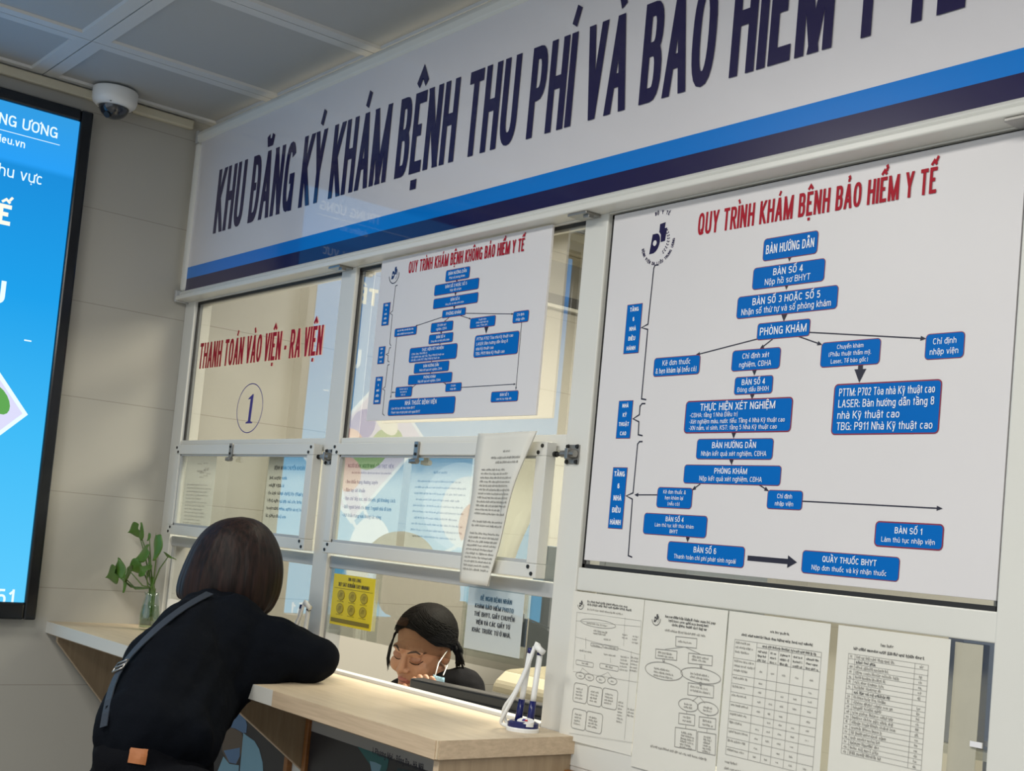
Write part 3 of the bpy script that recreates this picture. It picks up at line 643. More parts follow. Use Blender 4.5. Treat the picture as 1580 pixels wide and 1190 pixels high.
BX2 = [((552, 271), (690, 311), [('BÀN HƯỚNG DẪN', .3, 'c'), ('Phát số phòng khám', .22, 'c')], 0), ((483, 361), (746, 378), [('BÀN SỐ 3 HOẶC SỐ 5', .30, 'c'), ('Nộp tiền khám', .24, 'c')], 0),
 ((476, 446), (741, 462), [('BÀN SỐ 6', .30, 'c'), ('~', .2, 'c')], 0), ((530, 516), (666, 538), [('PHÒNG KHÁM', .48, 'c')], 0),
 ((238, 628), (366, 657), ['~', 2], 0), ((461, 594), (588, 631), [('Chỉ định xét', .27, 'c'), ('nghiệm, CĐHA', .27, 'c')], 0),
 ((701, 564), (847, 604), [('Chuyển khám', .18, 'c'), ('(Phẫu thuật thẩm mỹ,', .18, 'c'), ('Laser, Tế bào gốc)', .18, 'c')], 0), ((963, 524), (1051, 578), [('Chỉ định', .25, 'c'), ('nhập viện', .25, 'c')], 0),
 ((448, 665), (588, 702), [('BÀN SỐ 4', .32, 'c'), ('~', .22, 'c')], 0), ((330, 747), (611, 804), [('THỰC HIỆN XÉT NGHIỆM', .20, 'c'), ('-CĐHA: tầng 1 Nhà Điều trị', .14, 'l'), ('-Xét nghiệm máu, nước tiểu: Tầng 4 Nhà Kỹ thuật cao', .14, 'l'), ('-XN nấm, vi sinh, KST: tầng 5 Nhà Kỹ thuật cao', .14, 'l')], 0),
 ((730, 670), (986, 775), [('PTTM: P702 Tòa nhà Kỹ thuật cao', .145, 'l'), ('LASER: Bàn hướng dẫn tầng 8', .145, 'l'), ('nhà Kỹ thuật cao', .145, 'l'), ('TBG: P911 Nhà Kỹ thuật cao', .145, 'l')], 0),
 ((358, 841), (563, 880), [('BÀN HƯỚNG DẪN', .30, 'c'), ('Nhận kết quả xét nghiệm, CĐHA', .24, 'c')], 0), ((322, 913), (582, 948), [('PHÒNG KHÁM', .30, 'c'), ('Nộp kết quả xét nghiệm, CĐHA', .26, 'c')], 0),
 ((244, 985), (337, 1037), [('Kê đơn thuốc &', .18, 'c'), ('hẹn khám lại', .18, 'c'), ('(nếu có)', .18, 'c')], 0), ((550, 962), (640, 1003), [('Chỉ định', .25, 'c'), ('nhập viện', .25, 'c')], 0),
 ((202, 1062), (598, 1140), [('NHÀ THUỐC BỆNH VIỆN', .27, 'c'), ('-Làm thủ tục kết thúc khám BHYT', .15, 'l'), ('-Thanh toán chi phí phát sinh ngoài BHYT', .15, 'l')], 0),
 ((829, 1014), (986, 1065), [('BÀN SỐ 1', .28, 'c'), ('Làm thủ tục nhập viện', .21, 'c')], 0)]
for e in BX2:
    for i, l in enumerate(e[2]):
        if isinstance(l, tuple) and l[0] == '~': e[2][i] = ('Đóng dấu và nhận phiếu khám', l[1], 'c')
SD2 = [((168, 471), (195, 600), ['TẦNG', '6', 'NHÀ', 'ĐIỀU', 'HÀNH']), ((140, 738), (168, 836), ['NHÀ', 'KỸ', 'THUẬT', 'CAO']), ((121, 922), (146, 1083), ['TẦNG', '6', 'NHÀ', 'ĐIỀU', 'HÀNH'])]
BR2 = [[(252, 357), (240, 362), (222, 515), (206, 530), (220, 540), (204, 715), (213, 730)], [(212, 740), (203, 742), (196, 775), (180, 782), (195, 788), (192, 822), (202, 828)], [(203, 843), (192, 847), (176, 980), (160, 994), (174, 1002), (160, 1145), (172, 1156)]]
TH2 = [((616, 322), (614, 345), .006), ((608, 400), (606, 425), .006), ((600, 480), (598, 508), .006), ((520, 640), (518, 660), .006), ((513, 705), (511, 725), .006), ((462, 812), (460, 833), .006), ((455, 884), (453, 905), .006), ((797, 610), (794, 655), .008)]
TN2 = [((530, 552), (362, 608)), ((575, 548), (535, 585)), ((640, 545), (702, 565)), ((668, 530), (962, 534)), ((372, 960), (335, 990)), ((525, 948), (552, 966)), ((640, 984), (975, 963)), ((1012, 585), (976, 1000)), ((248, 668), (210, 1052)), ((243, 1014), (216, 1014))]
board('notice_board', 'smaller white flow-chart board with blue boxes hung over the middle window', 1.250, 1.945, 1.775, 2.190, SBY,
      ('QUY TRÌNH KHÁM BỆNH KHÔNG BẢO HIỂM Y TẾ', (318, 285), (1027, 151), .030), BX2, SD2, BR2, TH2, TN2, (232, 292), .024, px2)
# ------------------------------------------------------------------ hinged window panels
def hinged(label, x0, x1, z0, z1, bolt_x):
    y0, y1 = -.028, -.001; b = .030
    T = thing('hinged_panel', label, 'window panel', ((x0+x1)/2, y1, z0), group='hinged glass panels')
    f = MB()
    f.box(x0, x1, y0, y1, z1-b, z1).box(x0, x1, y0, y1, z0, z0+b).box(x0, x0+b*1.1, y0, y1, z0+b, z1-b).box(x1-b*1.15, x1, y0, y1, z0+b, z1-b)
    obj('frame', f, M['alu'], T, bevel=.002)
    obj('glass_pane', MB().box(x0+b, x1-b, -.016, -.012, z0+b-.004, z1-b+.004), M['glass'], T)
    bd = MB(); bd.box(x0+b*1.1, x0+b*1.1+.005, -.022, -.014, z0+b, z1-b).box(x0+b, x1-b, -.022, -.014, z1-b-.005, z1-b).box(x0+b, x1-b, -.022, -.014, z0+b, z0+b+.007).box(x1-b*1.15-.004, x1-b*1.15, -.022, -.014, z0+b, z1-b)
    obj('glazing_bead', bd, M['alu2'], T)
    for sx in (0, 1):
        for sz in (0, 1):
            for k in (0, 1):
                x = (x0+.014+k*.012 if sx == 0 else x1-.014-k*.012); z = (z0+.009+k*.014 if sz == 0 else z1-.009-k*.014)
                obj('screw', MB().tube([(x, y0+.001, z), (x, y0-.0022, z)], .0042, 10), M['screw'], T)
    xm = (x0+x1)/2-.04
    c = MB().box(xm-.009, xm+.009, y0-.006, y0, z1-.046, z1+.002).tube([(xm-.012, y0-.006, z1-.045), (xm+.012, y0-.006, z1-.045)], .007, 10).box(xm-.024, xm-.008, y0-.008, y0-.002, z1-.05, z1-.04)
    cl = obj('clip', c, M['steel'], T, bevel=.001)
    for z in (z1-.008, z1-.028): obj('screw', MB().tube([(xm, y0-.005, z), (xm, y0-.0085, z)], .0035, 8), M['screw'], cl)
    return T
def bolt(label, x, z):
    T = thing('barrel_bolt', label, 'bolt', (x, 0, z), group='barrel bolts on the window posts')
    obj('base_plate', MB().box(x-.021, x+.021, -.003, 0, z-.020, z+.020), M['steel'], T, bevel=.001)
    obj('barrel', MB().tube([(x-.024, -.011, z), (x+.020, -.011, z)], .0075, 12).box(x-.005, x+.005, -.02, -.002, z-.011, z+.011), M['steel'], T, bevel=.0008)
    obj('bolt_pin', MB().tube([(x-.045, -.011, z-.001), (x-.02, -.011, z-.001)], .0045, 10).tube([(x-.047, -.011, z-.001), (x-.040, -.011, z-.001)], .0065, 10), M['screw'], T)
    for sx in (-1, 1):
        for sz in (-1, 1):
            obj('screw', MB().tube([(x+sx*.015, -.002, z+sz*.016), (x+sx*.015, -.0065, z+sz*.016)], [.0052, .0038], 10), M['screw'], T)
hinged('hinged glass panel below the red lettering, beside the left wall', .112, 1.021, 1.430, 1.716, 1.05)
hinged('hinged glass panel below the smaller flow-chart board', 1.120, 2.014, 1.430, 1.716, 2.07)
bolt('small steel bolt between the two hinged glass panels', 1.063, 1.683)
bolt('small steel bolt on the post left of the large flow-chart board', 2.068, 1.692)
# ------------------------------------------------------------------ notices and papers
def sheet(name, label, x0, x1, z0, z1, y, m, cat='paper', wav=.0, group=None, t=.0006, tilt=0, crv=0):
    nx, nz = 10, 14; vs = []; fs = []
    for s in (0, 1):
        for j in range(nz+1):
            for i in range(nx+1):
                u, v = i/nx, j/nz
                yy = y+t*s-wav*math.sin(u*5+v*3)*math.sin(v*4+1)-tilt*(1-v)-crv*(1-v)**3*(1-u)**2
                vs.append((x0+(x1-x0)*u, yy, z0+(z1-z0)*v))
    N = (nx+1)*(nz+1)
    for j in range(nz):
        for i in range(nx):
            a = j*(nx+1)+i; fs.append((a, a+1, a+nx+2, a+nx+1)); fs.append((N+a, N+a+nx+1, N+a+nx+2, N+a+1))
    for i in range(nx):
        a = i; fs.append((a, N+a, N+a+1, a+1)); a = nz*(nx+1)+i; fs.append((a, a+1, N+a+1, N+a))
    for j in range(nz):
        a = j*(nx+1); b = a+nx+1; fs.append((a, b, N+b, N+a)); a += nx; b += nx; fs.append((a, N+a, N+b, b))
    mb = MB(); mb.add(vs, fs)
    o = obj(name, mb, m, None, smooth=False, base=((x0+x1)/2, y, z0)); tag(o, label, cat, group)
    def fr(u, v, d=0):
        uu = (u-x0)/(x1-x0); vv = (v-z0)/(z1-z0)
        return (u, y-wav*math.sin(uu*5+vv*3)*math.sin(vv*4+1)-tilt*(1-vv)-crv*(1-vv)**3*(1-uu)**2-.0011-d, v)
    return o, fr
PG = 'paper sheets taped to the lower right window'
# first sheet
o, fr = sheet('paper_sheet', 'leftmost taped paper in the lower right window, with rounded boxes and small circles', 2.113, 2.321, 1.120, 1.414, -.004, M['paper'], wav=.0006, group=PG, crv=.006)
q = cp(860, 880, .26049)
def U(x, y): return uv(*q(x, y), -.005)
pm = MB(); gm = MB()
lc = U(139, 203); logo(pm, lc[0], lc[1], .010, fr, False)
def L(mb, a, b, wd=.0008): seg(mb, U(*a), U(*b), wd, fr)
def RB(mb, a, b, r=.0005, wd=.0008):
    p, s = U(*a), U(*b); outline(mb, rrect(p[0], s[0], s[1], p[1], r, 4), wd, fr)
def EL(mb, c, rx, ry, wd=.0008):
    c = U(*c); a = U(0, 0); kx = abs(U(100, 0)[0]-a[0])/100; kz = abs(U(0, 100)[1]-a[1])/100
    outline(mb, [(c[0]+rx*kx*math.cos(math.radians(t)), c[1]+ry*kz*math.sin(math.radians(t))) for t in range(0, 360, 12)], wd, fr)
def TX(mb, a, x1, h, n=1, dy=18, d=1.0):
    for k in range(n):
        p = U(a[0]-k*2, a[1]+k*dy); e = U(x1, a[1]); scribble(mb, p[0], p[0]+(e[0]-p[0])*random.uniform(.8, 1), p[1], h, fr, 0, d)
TX(pm, (178, 190), 475, .0042); TX(pm, (178, 207), 475, .0042); TX(gm, (178, 235), 440, .0034)
for a, b in (((115, 248), (495, 300)), ((115, 248), (95, 590)), ((495, 300), (462, 1010)), ((400, 280), (392, 450)), ((438, 480), (395, 1005)), ((110, 300), (490, 335)), ((108, 395), (488, 500)), ((95, 600), (480, 665)), ((80, 965), (462, 1025))): L(gm, a, b, .0005)
EL(gm, (240, 316), 98, 22); TX(gm, (175, 316), 305, .003)
TX(gm, (215, 362), 300, .0035, 2, 15); TX(gm, (275, 412), 320, .0035)
RB(gm, (200, 430), (266, 460)); TX(gm, (208, 448), 258, .003); RB(gm, (275, 440), (358, 474)); TX(gm, (282, 458), 350, .003)
TX(gm, (130, 478), 215, .0032); TX(gm, (275, 500), 345, .0032)
RB(gm, (112, 530), (212, 577), .003); TX(gm, (145, 555), 185, .0036); RB(gm, (252, 550), (360, 600), .003); TX(gm, (285, 575), 330, .0036)
for x in ((137, 624), (190, 634), (256, 647), (324, 657)): EL(gm, x, 25, 19, .0010); TX(gm, (x[0]-9, x[1]+4), x[0]+10, .003)
for a, b in (((104, 664), (173, 793)), ((187, 682), (258, 812)), ((270, 695), (348, 830)), ((98, 816), (168, 952)), ((178, 832), (260, 972))):
    RB(gm, a, b, .006, .0010); TX(gm, (a[0]+12, a[1]+40), b[0]-16, .0034, 4)
for x, y in ((375, 515), (435, 520)): TX(gm, (x, y), x+48, .0032, 5, 19)
TX(gm, (360, 785), 392, .0032, 7, 19); TX(gm, (415, 825), 460, .0032, 3, 19); TX(gm, (385, 385), 415, .003, 2); TX(gm, (445, 395), 480, .003, 3)
for a, b in (((150, 580), (137, 604)), ((150, 580), (190, 614)), ((300, 605), (256, 626)), ((300, 605), (324, 637)), ((168, 400), (168, 465)), ((163, 500), (163, 528)), ((314, 520), (314, 548))): L(gm, a, b, .0006)
obj('printed_text', pm, [M['toner'], M['paper']], o); obj('printed_diagram', gm, M['grey_ink'], o)
# second sheet
o, fr = sheet('paper_sheet', 'second taped paper in the lower right window, flow-chart with logo and oval bubbles', 2.324, 2.538, 1.102, 1.414, -.005, M['paper'], wav=.0007, group=PG)
pm = MB(); gm = MB()
lc = U(588, 290); logo(pm, lc[0], lc[1], .012, fr, False)
for k in range(3): TX(pm, (642+k*20, 280+k*25), 968-k*35, .0046, 1, d=1.1)
TX(gm, (640, 360), 935, .004)
def RT(a, b, c, e): outline(gm, [U(*a), U(*b), U(*c), U(*e)], .0010, fr)
RT((705, 392), (829, 405), (826, 462), (703, 450)); TX(gm, (718, 425), 815, .0035)
RT((585, 466), (712, 480), (708, 534), (582, 520)); TX(gm, (598, 490), 700, .0036, 2)
RT((780, 490), (920, 508), (917, 566), (777, 550)); TX(gm, (800, 515), 905, .0036, 2)
EL(gm, (631, 598), 93, 46, .0011); TX(gm, (575, 585), 690, .0036, 3, 20)
EL(gm, (849, 625), 93, 38, .0011); TX(gm, (790, 615), 905, .0036, 2, 20)
RT((777, 666), (928, 685), (925, 757), (773, 738)); TX(gm, (790, 692), 915, .0036, 2, 22)
EL(gm, (776, 799), 46, 32, .0011); TX(gm, (752, 795), 802, .0034, 2); EL(gm, (892, 820), 48, 33, .0011); TX(gm, (866, 815), 920, .0034, 2)
RT((722, 845), (815, 858), (812, 922), (719, 908)); TX(gm, (745, 872), 800, .0038, 2, 22)
RT((842, 867), (940, 880), (937, 943), (838, 930)); TX(gm, (862, 895), 925, .0038, 2, 22)
RT((700, 930), (825, 948), (820, 1068), (696, 1045)); TX(gm, (735, 965), 810, .0036, 6, 17)
RT((832, 955), (940, 972), (935, 1097), (828, 1075)); TX(gm, (868, 990), 915, .0036, 6, 17)
for a, b in (((745, 456), (642, 468)), ((765, 458), (848, 496)), ((836, 748), (800, 776)), ((842, 748), (876, 788)), ((768, 832), (766, 848)), ((892, 853), (893, 868)), ((762, 918), (760, 936)), ((888, 942), (886, 962))): L(gm, a, b, .0008)
for x, y in ((632, 525), (852, 558), (850, 664)):
    RT((x-5, y), (x+5, y), (x+4, y+18), (x-5, y+18)); head(gm, U(x, y+10), U(x, y+26), .004, .006, fr)
TX(gm, (555, 1045), 920, .004)
obj('printed_text', pm, [M['toner'], M['paper']], o); obj('printed_diagram', gm, M['grey_ink'], o)
# third sheet: table
q = cp(860, 880, .26049)
o, fr = sheet('paper_sheet', 'third taped paper in the lower right window, table with narrow ruled columns', 2.541, 2.766, 1.085, 1.414, -.004, M['paper'], wav=.0005, group=PG)
pm = MB(); gm = MB(); x0, x1 = 2.560, 2.752
scribble(pm, 2.64, 2.68, 1.386, .0042, fr); scribble(pm, 2.575, 2.735, 1.374, .0042, fr, 0, 1.1)
cols = [x0, 2.612, 2.640, 2.662, 2.690, 2.718, x1]; rows = [1.366, 1.334, 1.305, 1.290, 1.275, 1.258, 1.242, 1.228, 1.212, 1.196, 1.180, 1.166]
for x in cols: seg(gm, (x, rows[0] if x in (x0, x1, cols[1]) else rows[0]-.008), (x, rows[-1]), .0006, fr)
for z in rows: seg(gm, (x0, z), (x1, z), .0006, fr)
seg(gm, (cols[1], rows[0]-.008), (x1, rows[0]-.008), .0006, fr); scribble(pm, 2.625, 2.74, rows[0]-.0062, .0040, fr)
for i, z in enumerate(rows[1:], 1):
    h = rows[i-1]-z
    for k in range(max(1, int(h/.0085))): scribble(gm, x0+.003, x0+random.uniform(.03, .05), rows[i-1]-.0065-k*.008, .0036, fr)
    for j in range(1, 6):
        if i == 1:
            for k in range(3): scribble(pm, cols[j]+.004, cols[j+1]-.005, rows[0]-.016-k*.0075, .0036, fr)
        elif random.random() < .8: scribble(gm, (cols[j]+cols[j+1])/2-.003, (cols[j]+cols[j+1])/2+.004, z+h*.4, .003, fr)
scribble(gm, x0, x0+.03, 1.152, .004, fr); scribble(gm, x0, x0+.05, 1.141, .004, fr); scribble(gm, x0, x0+.14, 1.130, .004, fr)
obj('printed_text', pm, M['toner'], o); obj('printed_table', gm, M['grey_ink'], o)
# fourth sheet: list
o, fr = sheet('paper_sheet', 'rightmost clean taped paper in the lower right window, long numbered list in a ruled table', 2.782, 2.992, 1.085, 1.414, -.004, M['paper'], wav=.0005, group=PG)
pm = MB(); gm = MB(); x0, x1 = 2.807, 2.957
scribble(pm, 2.868, 2.892, 1.389, .0045, fr); scribble(pm, 2.816, 2.948, 1.378, .0045, fr, 0, 1.1)
n = 20; zt_, zb_ = 1.371, 1.212
for i in range(n+1): seg(gm, (x0, zt_+(zb_-zt_)*i/n), (x1, zt_+(zb_-zt_)*i/n), .0005, fr)
for x in (x0, x0+.013, x1-.024, x1): seg(gm, (x, zt_), (x, zb_), .0006, fr)
for i in range(n):
    z = zt_+(zb_-zt_)*(i+.75)/n; m_ = pm if i in (1, 7) else gm
    scribble(m_, x0+.016, x0+.016+random.uniform(.028, .085), z, .0044, fr)
    if i not in (1, 7): scribble(gm, x0+.004, x0+.008, z, .004, fr); scribble(gm, x1-.015, x1-.010, z, .004, fr)
obj('printed_text', pm, M['toner'], o); obj('printed_table', gm, M['grey_ink'], o)
o, fr = sheet('paper_sheet', 'narrow yellowed blank strip of paper taped beside the rightmost list', 2.995, 3.042, 1.09, 1.411, .004, M['paper_old'], wav=.0012, group=PG)
obj('tape', MB().box(3.034, 3.054, -.0005, .002, 1.262, 1.270), M['paper_white'], o)
# yellow notice and white notice on the serving window
o, fr = sheet('notice_sheet', 'yellow hand-washing notice with six round pictures on the serving window', 1.134, 1.338, 1.249, 1.379, .008, M['yellow'], 'notice')
pm = MB(); gm = MB()
text(pm, 'XIN VUI LÒNG', 1.240, 1.365, .0085, fr, tx=.17, ty=.10, align='c', serif=.06, maxw=.13)
text(pm, 'XỊT SÁT KHUẨN TAY NHANH', 1.238, 1.349, .0095, fr, tx=.20, ty=.10, align='c', serif=.06, maxw=.185)
seg(gm, (1.143, 1.3435), (1.333, 1.3435), .0008, fr)
for j in range(2):
    for i in range(3):
        cx_, cz_ = 1.180+i*.057, 1.326-j*.034
        flat(gm, [(cx_+.017*math.cos(math.radians(t)), cz_+.0125*math.sin(math.radians(t))) for t in range(0, 360, 15)], fr, .0001, 1)
        outline(gm, [(cx_+.017*math.cos(math.radians(t)), cz_+.0125*math.sin(math.radians(t))) for t in range(0, 360, 15)], .0012, lambda u, v, d=0: fr(u, v, .0002))
        for k in range(4): seg(gm, (cx_-.009+k*.004, cz_-.006+random.uniform(0, .003)), (cx_-.002+k*.003, cz_+.006), .0016, lambda u, v, d=0: fr(u, v, .0002))
        scribble(gm, cx_-.017, cx_+.017, cz_-.0168, .0026, fr)
flat(gm, [(1.140, 1.256), (1.330, 1.256), (1.330, 1.266), (1.140, 1.266)], fr, .0001, 0)
obj('lettering', pm, M['ink'], o); yo = mat('olive_print', (.22, .17, .02), .5); yp = mat('mustard_print', (.45, .35, .03), .5); obj('round_pictures', gm, [yo, yp], o)
obj('plastic_sleeve', MB().box(1.112, 1.365, .0095, .0105, 1.225, 1.392), M['glass_clear'], o)
o, fr = sheet('notice_sheet', 'white notice with bold black capitals on the serving window', 1.736, 1.940, 1.256, 1.392, .008, M['paper_white'], 'notice')
pm = MB()
for i, s_ in enumerate(('ĐỀ NGHỊ BỆNH NHÂN', 'KHÁM BẢO HIỂM PHOTO', 'THẺ BHYT, GIẤY CHUYỂN', 'VIỆN VÀ CÁC GIẤY TỜ', 'KHÁC TRƯỚC TỪ Ở NHÀ.')):
    text(pm, s_, 1.838+(.004, -.001, .002, .0, -.004)[i], 1.3665-i*.0178, .0098, fr, tx=.20, ty=.10, align='c', serif=.06, width=(.115, .142, .148, .125, .142)[i])
obj('lettering', pm, M['ink'], o)
obj('plastic_sleeve', MB().box(1.716, 1.955, .0095, .0105, 1.240, 1.396).box(1.733, 1.943, .0052, .0056, 1.253, 1.395), M['glass_clear'], o)
# papers behind the two hinged panels
HG = 'papers behind the hinged glass panels'
o, fr = sheet('paper_sheet', 'grey paper with diagram at the left of the first hinged panel', .165, .385, 1.462, 1.684, -.008, M['paper_dim'], group=HG)
gm = MB()
for k in range(14): a_ = (random.uniform(.25, .33), random.uniform(1.61, 1.665)); scribble(gm, a_[0], a_[0]+.03, a_[1], .005, fr)
for k in range(12): scribble(gm, .19, random.uniform(.30, .37), 1.59-k*.011, .0042, fr)
obj('printed_text', gm, M['grey_ink'], o)
o, fr = sheet('paper_sheet', 'paper with bold payment details at the right of the first hinged panel', .730, .985, 1.462, 1.684, -.008, M['paper_dim'], group=HG)
gm = MB(); text(gm, 'BỆNH NHÂN CHUYỂN KHOẢN', .86, 1.645, .011, fr, tx=.18, align='c', maxw=.22)
for k, wdt in enumerate((.10, .09, .22, .2, .23, .12)): scribble(gm, .748, .748+wdt, 1.618-k*.0215, .009, fr)
obj('printed_text', gm, M['ink'], o)
o, fr = sheet('paper_sheet', 'white paper with bulleted visitor rules at the left of the second hinged panel', 1.16, 1.44, 1.462, 1.684, -.008, M['paper_dim'], group=HG)
gm = MB(); text(gm, 'NGƯỜI BỆNH, NGƯỜI NHÀ CẦN THỰC HIỆN', 1.288, 1.655, .0095, fr, tx=.18, ty=.11, align='c', maxw=.235)
scribble(gm, 1.20, 1.39, 1.640, .005, fr)
for k, s_ in enumerate(('• Đeo khẩu trang thường xuyên', '• Rửa tay sát khuẩn', '• Hạn chế tiếp xúc, nói chuyện, giữ khoảng cách', '• Mỗi người bệnh chỉ được 1 người nhà đi kèm', '• Vứt khẩu trang vào thùng rác vàng')):
    text(gm, s_, 1.172, 1.614-k*.0215, .0095, fr, tx=.17, ty=.11, maxw=(.16, .145, .25, .25, .2)[k])
obj('lettering', gm, M['ink'], o)
o, fr = sheet('paper_sheet', 'pale paper of small centred print in the middle of the second hinged panel', 1.475, 1.725, 1.462, 1.684, -.0075, M['paper_dim'], group=HG)
gm = MB(); scribble(gm, 1.575, 1.63, 1.645, .006, fr)
for k in range(10): scribble(gm, 1.50+(.01 if k % 3 == 0 else 0), (1.71 if k % 3 else 1.69), 1.624-k*.0145, .0045, fr)
obj('printed_text', gm, M['grey_ink'], o)
# crumpled paper hung over the second panel
vs = []; fs = []; nx, nz = 8, 26
for j in range(nz+1):
    v = j/nz; z = 1.402+.333*v
    xl = 1.768+.010*math.sin(v*3)-.012*(1-v); xr = 1.872+.132*v**1.15
    for i in range(nx+1):
        u = i/nx; x = xl+(xr-xl)*u
        y = -.034-.006*math.sin(u*5+v*4)-.018*u*u*(v)-.010*math.sin(v*9+u*2)*.3-.012*(1-v)*u
        vs.append((x, y, z))
for j in range(nz):
    for i in range(nx): a_ = j*(nx+1)+i; fs.append((a_, a_+1, a_+nx+2, a_+nx+1))
# back fold running behind
mb = MB(); mb.add(vs, fs)
b0 = len(vs); vs2 = []; 
for j in range(nz+1):
    v = j/nz; p = vs[j*(nx+1)+nx]
    for i in range(4): vs2.append((p[0]-.02*i*v-.004*i, p[1]+.004*i+.002, p[2]))
mb.add(vs2, [(j*4+i+1, j*4+i, (j+1)*4+i, (j+1)*4+i+1) for j in range(nz) for i in range(3)])
o = tag(obj('crumpled_sheet', mb, M['paper'], base=(1.86, -.034, 1.402), smooth=True), 'creased paper taped over the right end of the second hinged panel', 'paper')
s_ = o.modifiers.new('thick', 'SOLIDIFY'); s_.thickness = .0005
def frc(u, v, d=0):
    vv = (v-1.402)/.333; xl = 1.768+.010*math.sin(vv*3)-.012*(1-vv); xr = 1.872+.132*vv**1.15; uu = (u-xl)/(xr-xl)
    return (u, -.034-.006*math.sin(uu*5+vv*4)-.018*uu*uu*vv-.010*math.sin(vv*9+uu*2)*.3-.012*(1-vv)*uu-.0011-d, v)
pm = MB(); scribble(pm, 1.88, 1.91, 1.692, .005, frc); scribble(pm, 1.83, 1.962, 1.678, .005, frc, 0, 1.2); scribble(pm, 1.85, 1.955, 1.668, .005, frc, 0, 1.2)
for k in range(26):
    z = 1.652-k*.0088; xr = 1.872+.132*((z-1.402)/.333)**1.15-.012
    if k in (12, 15): continue
    scribble(pm, 1.80-.0008*k, min(xr, 1.80+random.uniform(.07, .16)), z, .0044, frc)
obj('printed_text', pm, M['grey_ink'], o)
# ------------------------------------------------------------------ counter with its brackets
CZ = 1.129
ct = thing('service_counter', 'pale oak counter shelf running under the windows, edge strip worn', 'counter', (1.1, -.16, CZ-.035))
top = [(.0, -.328), (1.52, -.328), (1.535, -.330), (2.1535, -.330), (2.1535, -.002), (0, -.002)]
obj('counter_top', MB().prism([(x, y, CZ-.034) for x, y in top], (0, 0, .034)), M['counter'], ct, fix=True)
obj('edge_strip', MB().box(.0, 1.508, -.3305, -.328, CZ-.0345, CZ), M['alu'], ct)['label'] = 'pale grey edge strip'
obj('edge_strip', MB().box(1.512, 2.150, -.3325, -.330, CZ-.0345, CZ), M['counter_edge'], ct)['label'] = 'oak edge strip'
obj('end_strip', MB().box(2.1535, 2.1555, -.326, -.002, CZ-.0345, CZ), M['counter_edge'], ct)
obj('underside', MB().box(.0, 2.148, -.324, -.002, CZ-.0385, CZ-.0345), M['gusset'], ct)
def gusset(x, depth, front, zb, label):
    T = thing('counter_bracket', label, 'bracket', (x, -.002, zb), group='triangular brackets under the counter')
    pr = [(-.002, CZ-.039), (-depth, CZ-.039), (-depth, CZ-.039-front), (-.002, zb)]
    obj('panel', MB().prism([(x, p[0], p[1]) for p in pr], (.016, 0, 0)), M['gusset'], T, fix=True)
    e = MB(); a = Vector((x, -depth, CZ-.039-front)); b = Vector((x, -.002, zb)); n = Vector((0, b.z-a.z, -(b.y-a.y))).normalized()*-.0015
    e.prism([a, a+Vector((.016, 0, 0)), b+Vector((.016, 0, 0)), b], (0, -.0012, -.0012)); e.box(x, x+.016, -depth-.0012, -depth, CZ-.039-front, CZ-.039)
    obj('edge_strip', e, M['counter_edge'], T)
gusset(.014, .300, .02, .72, 'brown oak bracket under the counter against the left wall')
gusset(1.083, .222, .055, .86, 'brown oak bracket under the counter between the two posters')
gusset(2.131, .318, .055, .60, 'brown oak bracket under the right end of the counter')
# ------------------------------------------------------------------ framed posters on the knee wall
def picture_frame(name, label, x0, x1, z0, z1, b, group=None):
    T = thing(name, label, 'framed poster', ((x0+x1)/2, 0, z0), group=group)
    f = MB(); f.box(x0, x1, -.016, 0, z1-b, z1).box(x0, x1, -.016, 0, z0, z0+b).box(x0, x0+b, -.016, 0, z0+b, z1-b).box(x1-b, x1, -.016, 0, z0+b, z1-b)
    obj('frame', f, M['wood_brown'], T, bevel=.002); return T
P_ = picture_frame('framed_poster', 'framed dark poster of a masked nurse in pale blue, left of the middle bracket', .10, 1.030, .30, 1.03, .020, 'framed posters under the counter')
obj('poster', MB().box(.12, 1.010, -.006, -.001, .32, 1.01), M['poster_dark'], P_)
fr = frY(-.0065); pm = MB()
def flatp(pts, mi, d): flat(pm, [uvk(*p) for p in pts], fr, d, mi)
q3 = cp(340, 1040, .22785)
def uvk(x, y): return uv(*q3(x, y), -.007)
flatp([(20, 345), (50, 280), (95, 245), (130, 265), (170, 310), (180, 345), (175, 400), (150, 400), (100, 370), (50, 360)], 0, .0002)
flatp([(40, 365), (90, 370), (140, 395), (155, 440), (150, 520), (110, 610), (50, 600), (10, 520), (15, 420)], 1, .0001)
flatp([(22, 520), (70, 512), (132, 500), (130, 560), (105, 610), (60, 600)], 2, .0003)
flatp([(155, 400), (180, 420), (230, 455), (262, 510), (285, 600), (292, 720), (120, 760), (135, 620)], 3, .0002)
flatp([(-60, 760), (20, 560), (60, 610), (125, 620), (120, 760)], 3, .0001)
obj('printed_figure', pm, [M['poster_cap'], M['poster_skin'], M['poster_cap'], M['poster_blue']], P_)
P_ = picture_frame('framed_poster', 'framed dark and teal poster with a grey address band, right of the middle bracket', 1.104, 2.105, .30, 1.06, .018, 'framed posters under the counter')
obj('poster', MB().box(1.120, 2.090, -.006, -.001, .315, 1.045), M['poster_dark'], P_)
pm = MB(); z1 = uvk(860, 465)[1]; zA = uvk(640, 390)[1]; zB = uvk(1380, 655)[1]
za = (zA+zB)/2
flat(pm, [(1.122, za), (2.088, za), (2.088, 1.043), (1.122, 1.043)], fr, .0001, 0)
flatp([(925, 490), (1140, 575), (1130, 640), (1110, 680), (1060, 720), (1030, 640)], 1, .0001)
flatp([(1010, 590), (1050, 600), (1090, 620), (1060, 720), (1030, 700)], 2, .0002)
flatp([(1200, 640), (1320, 660), (1400, 800), (1150, 760)], 3, .0001)
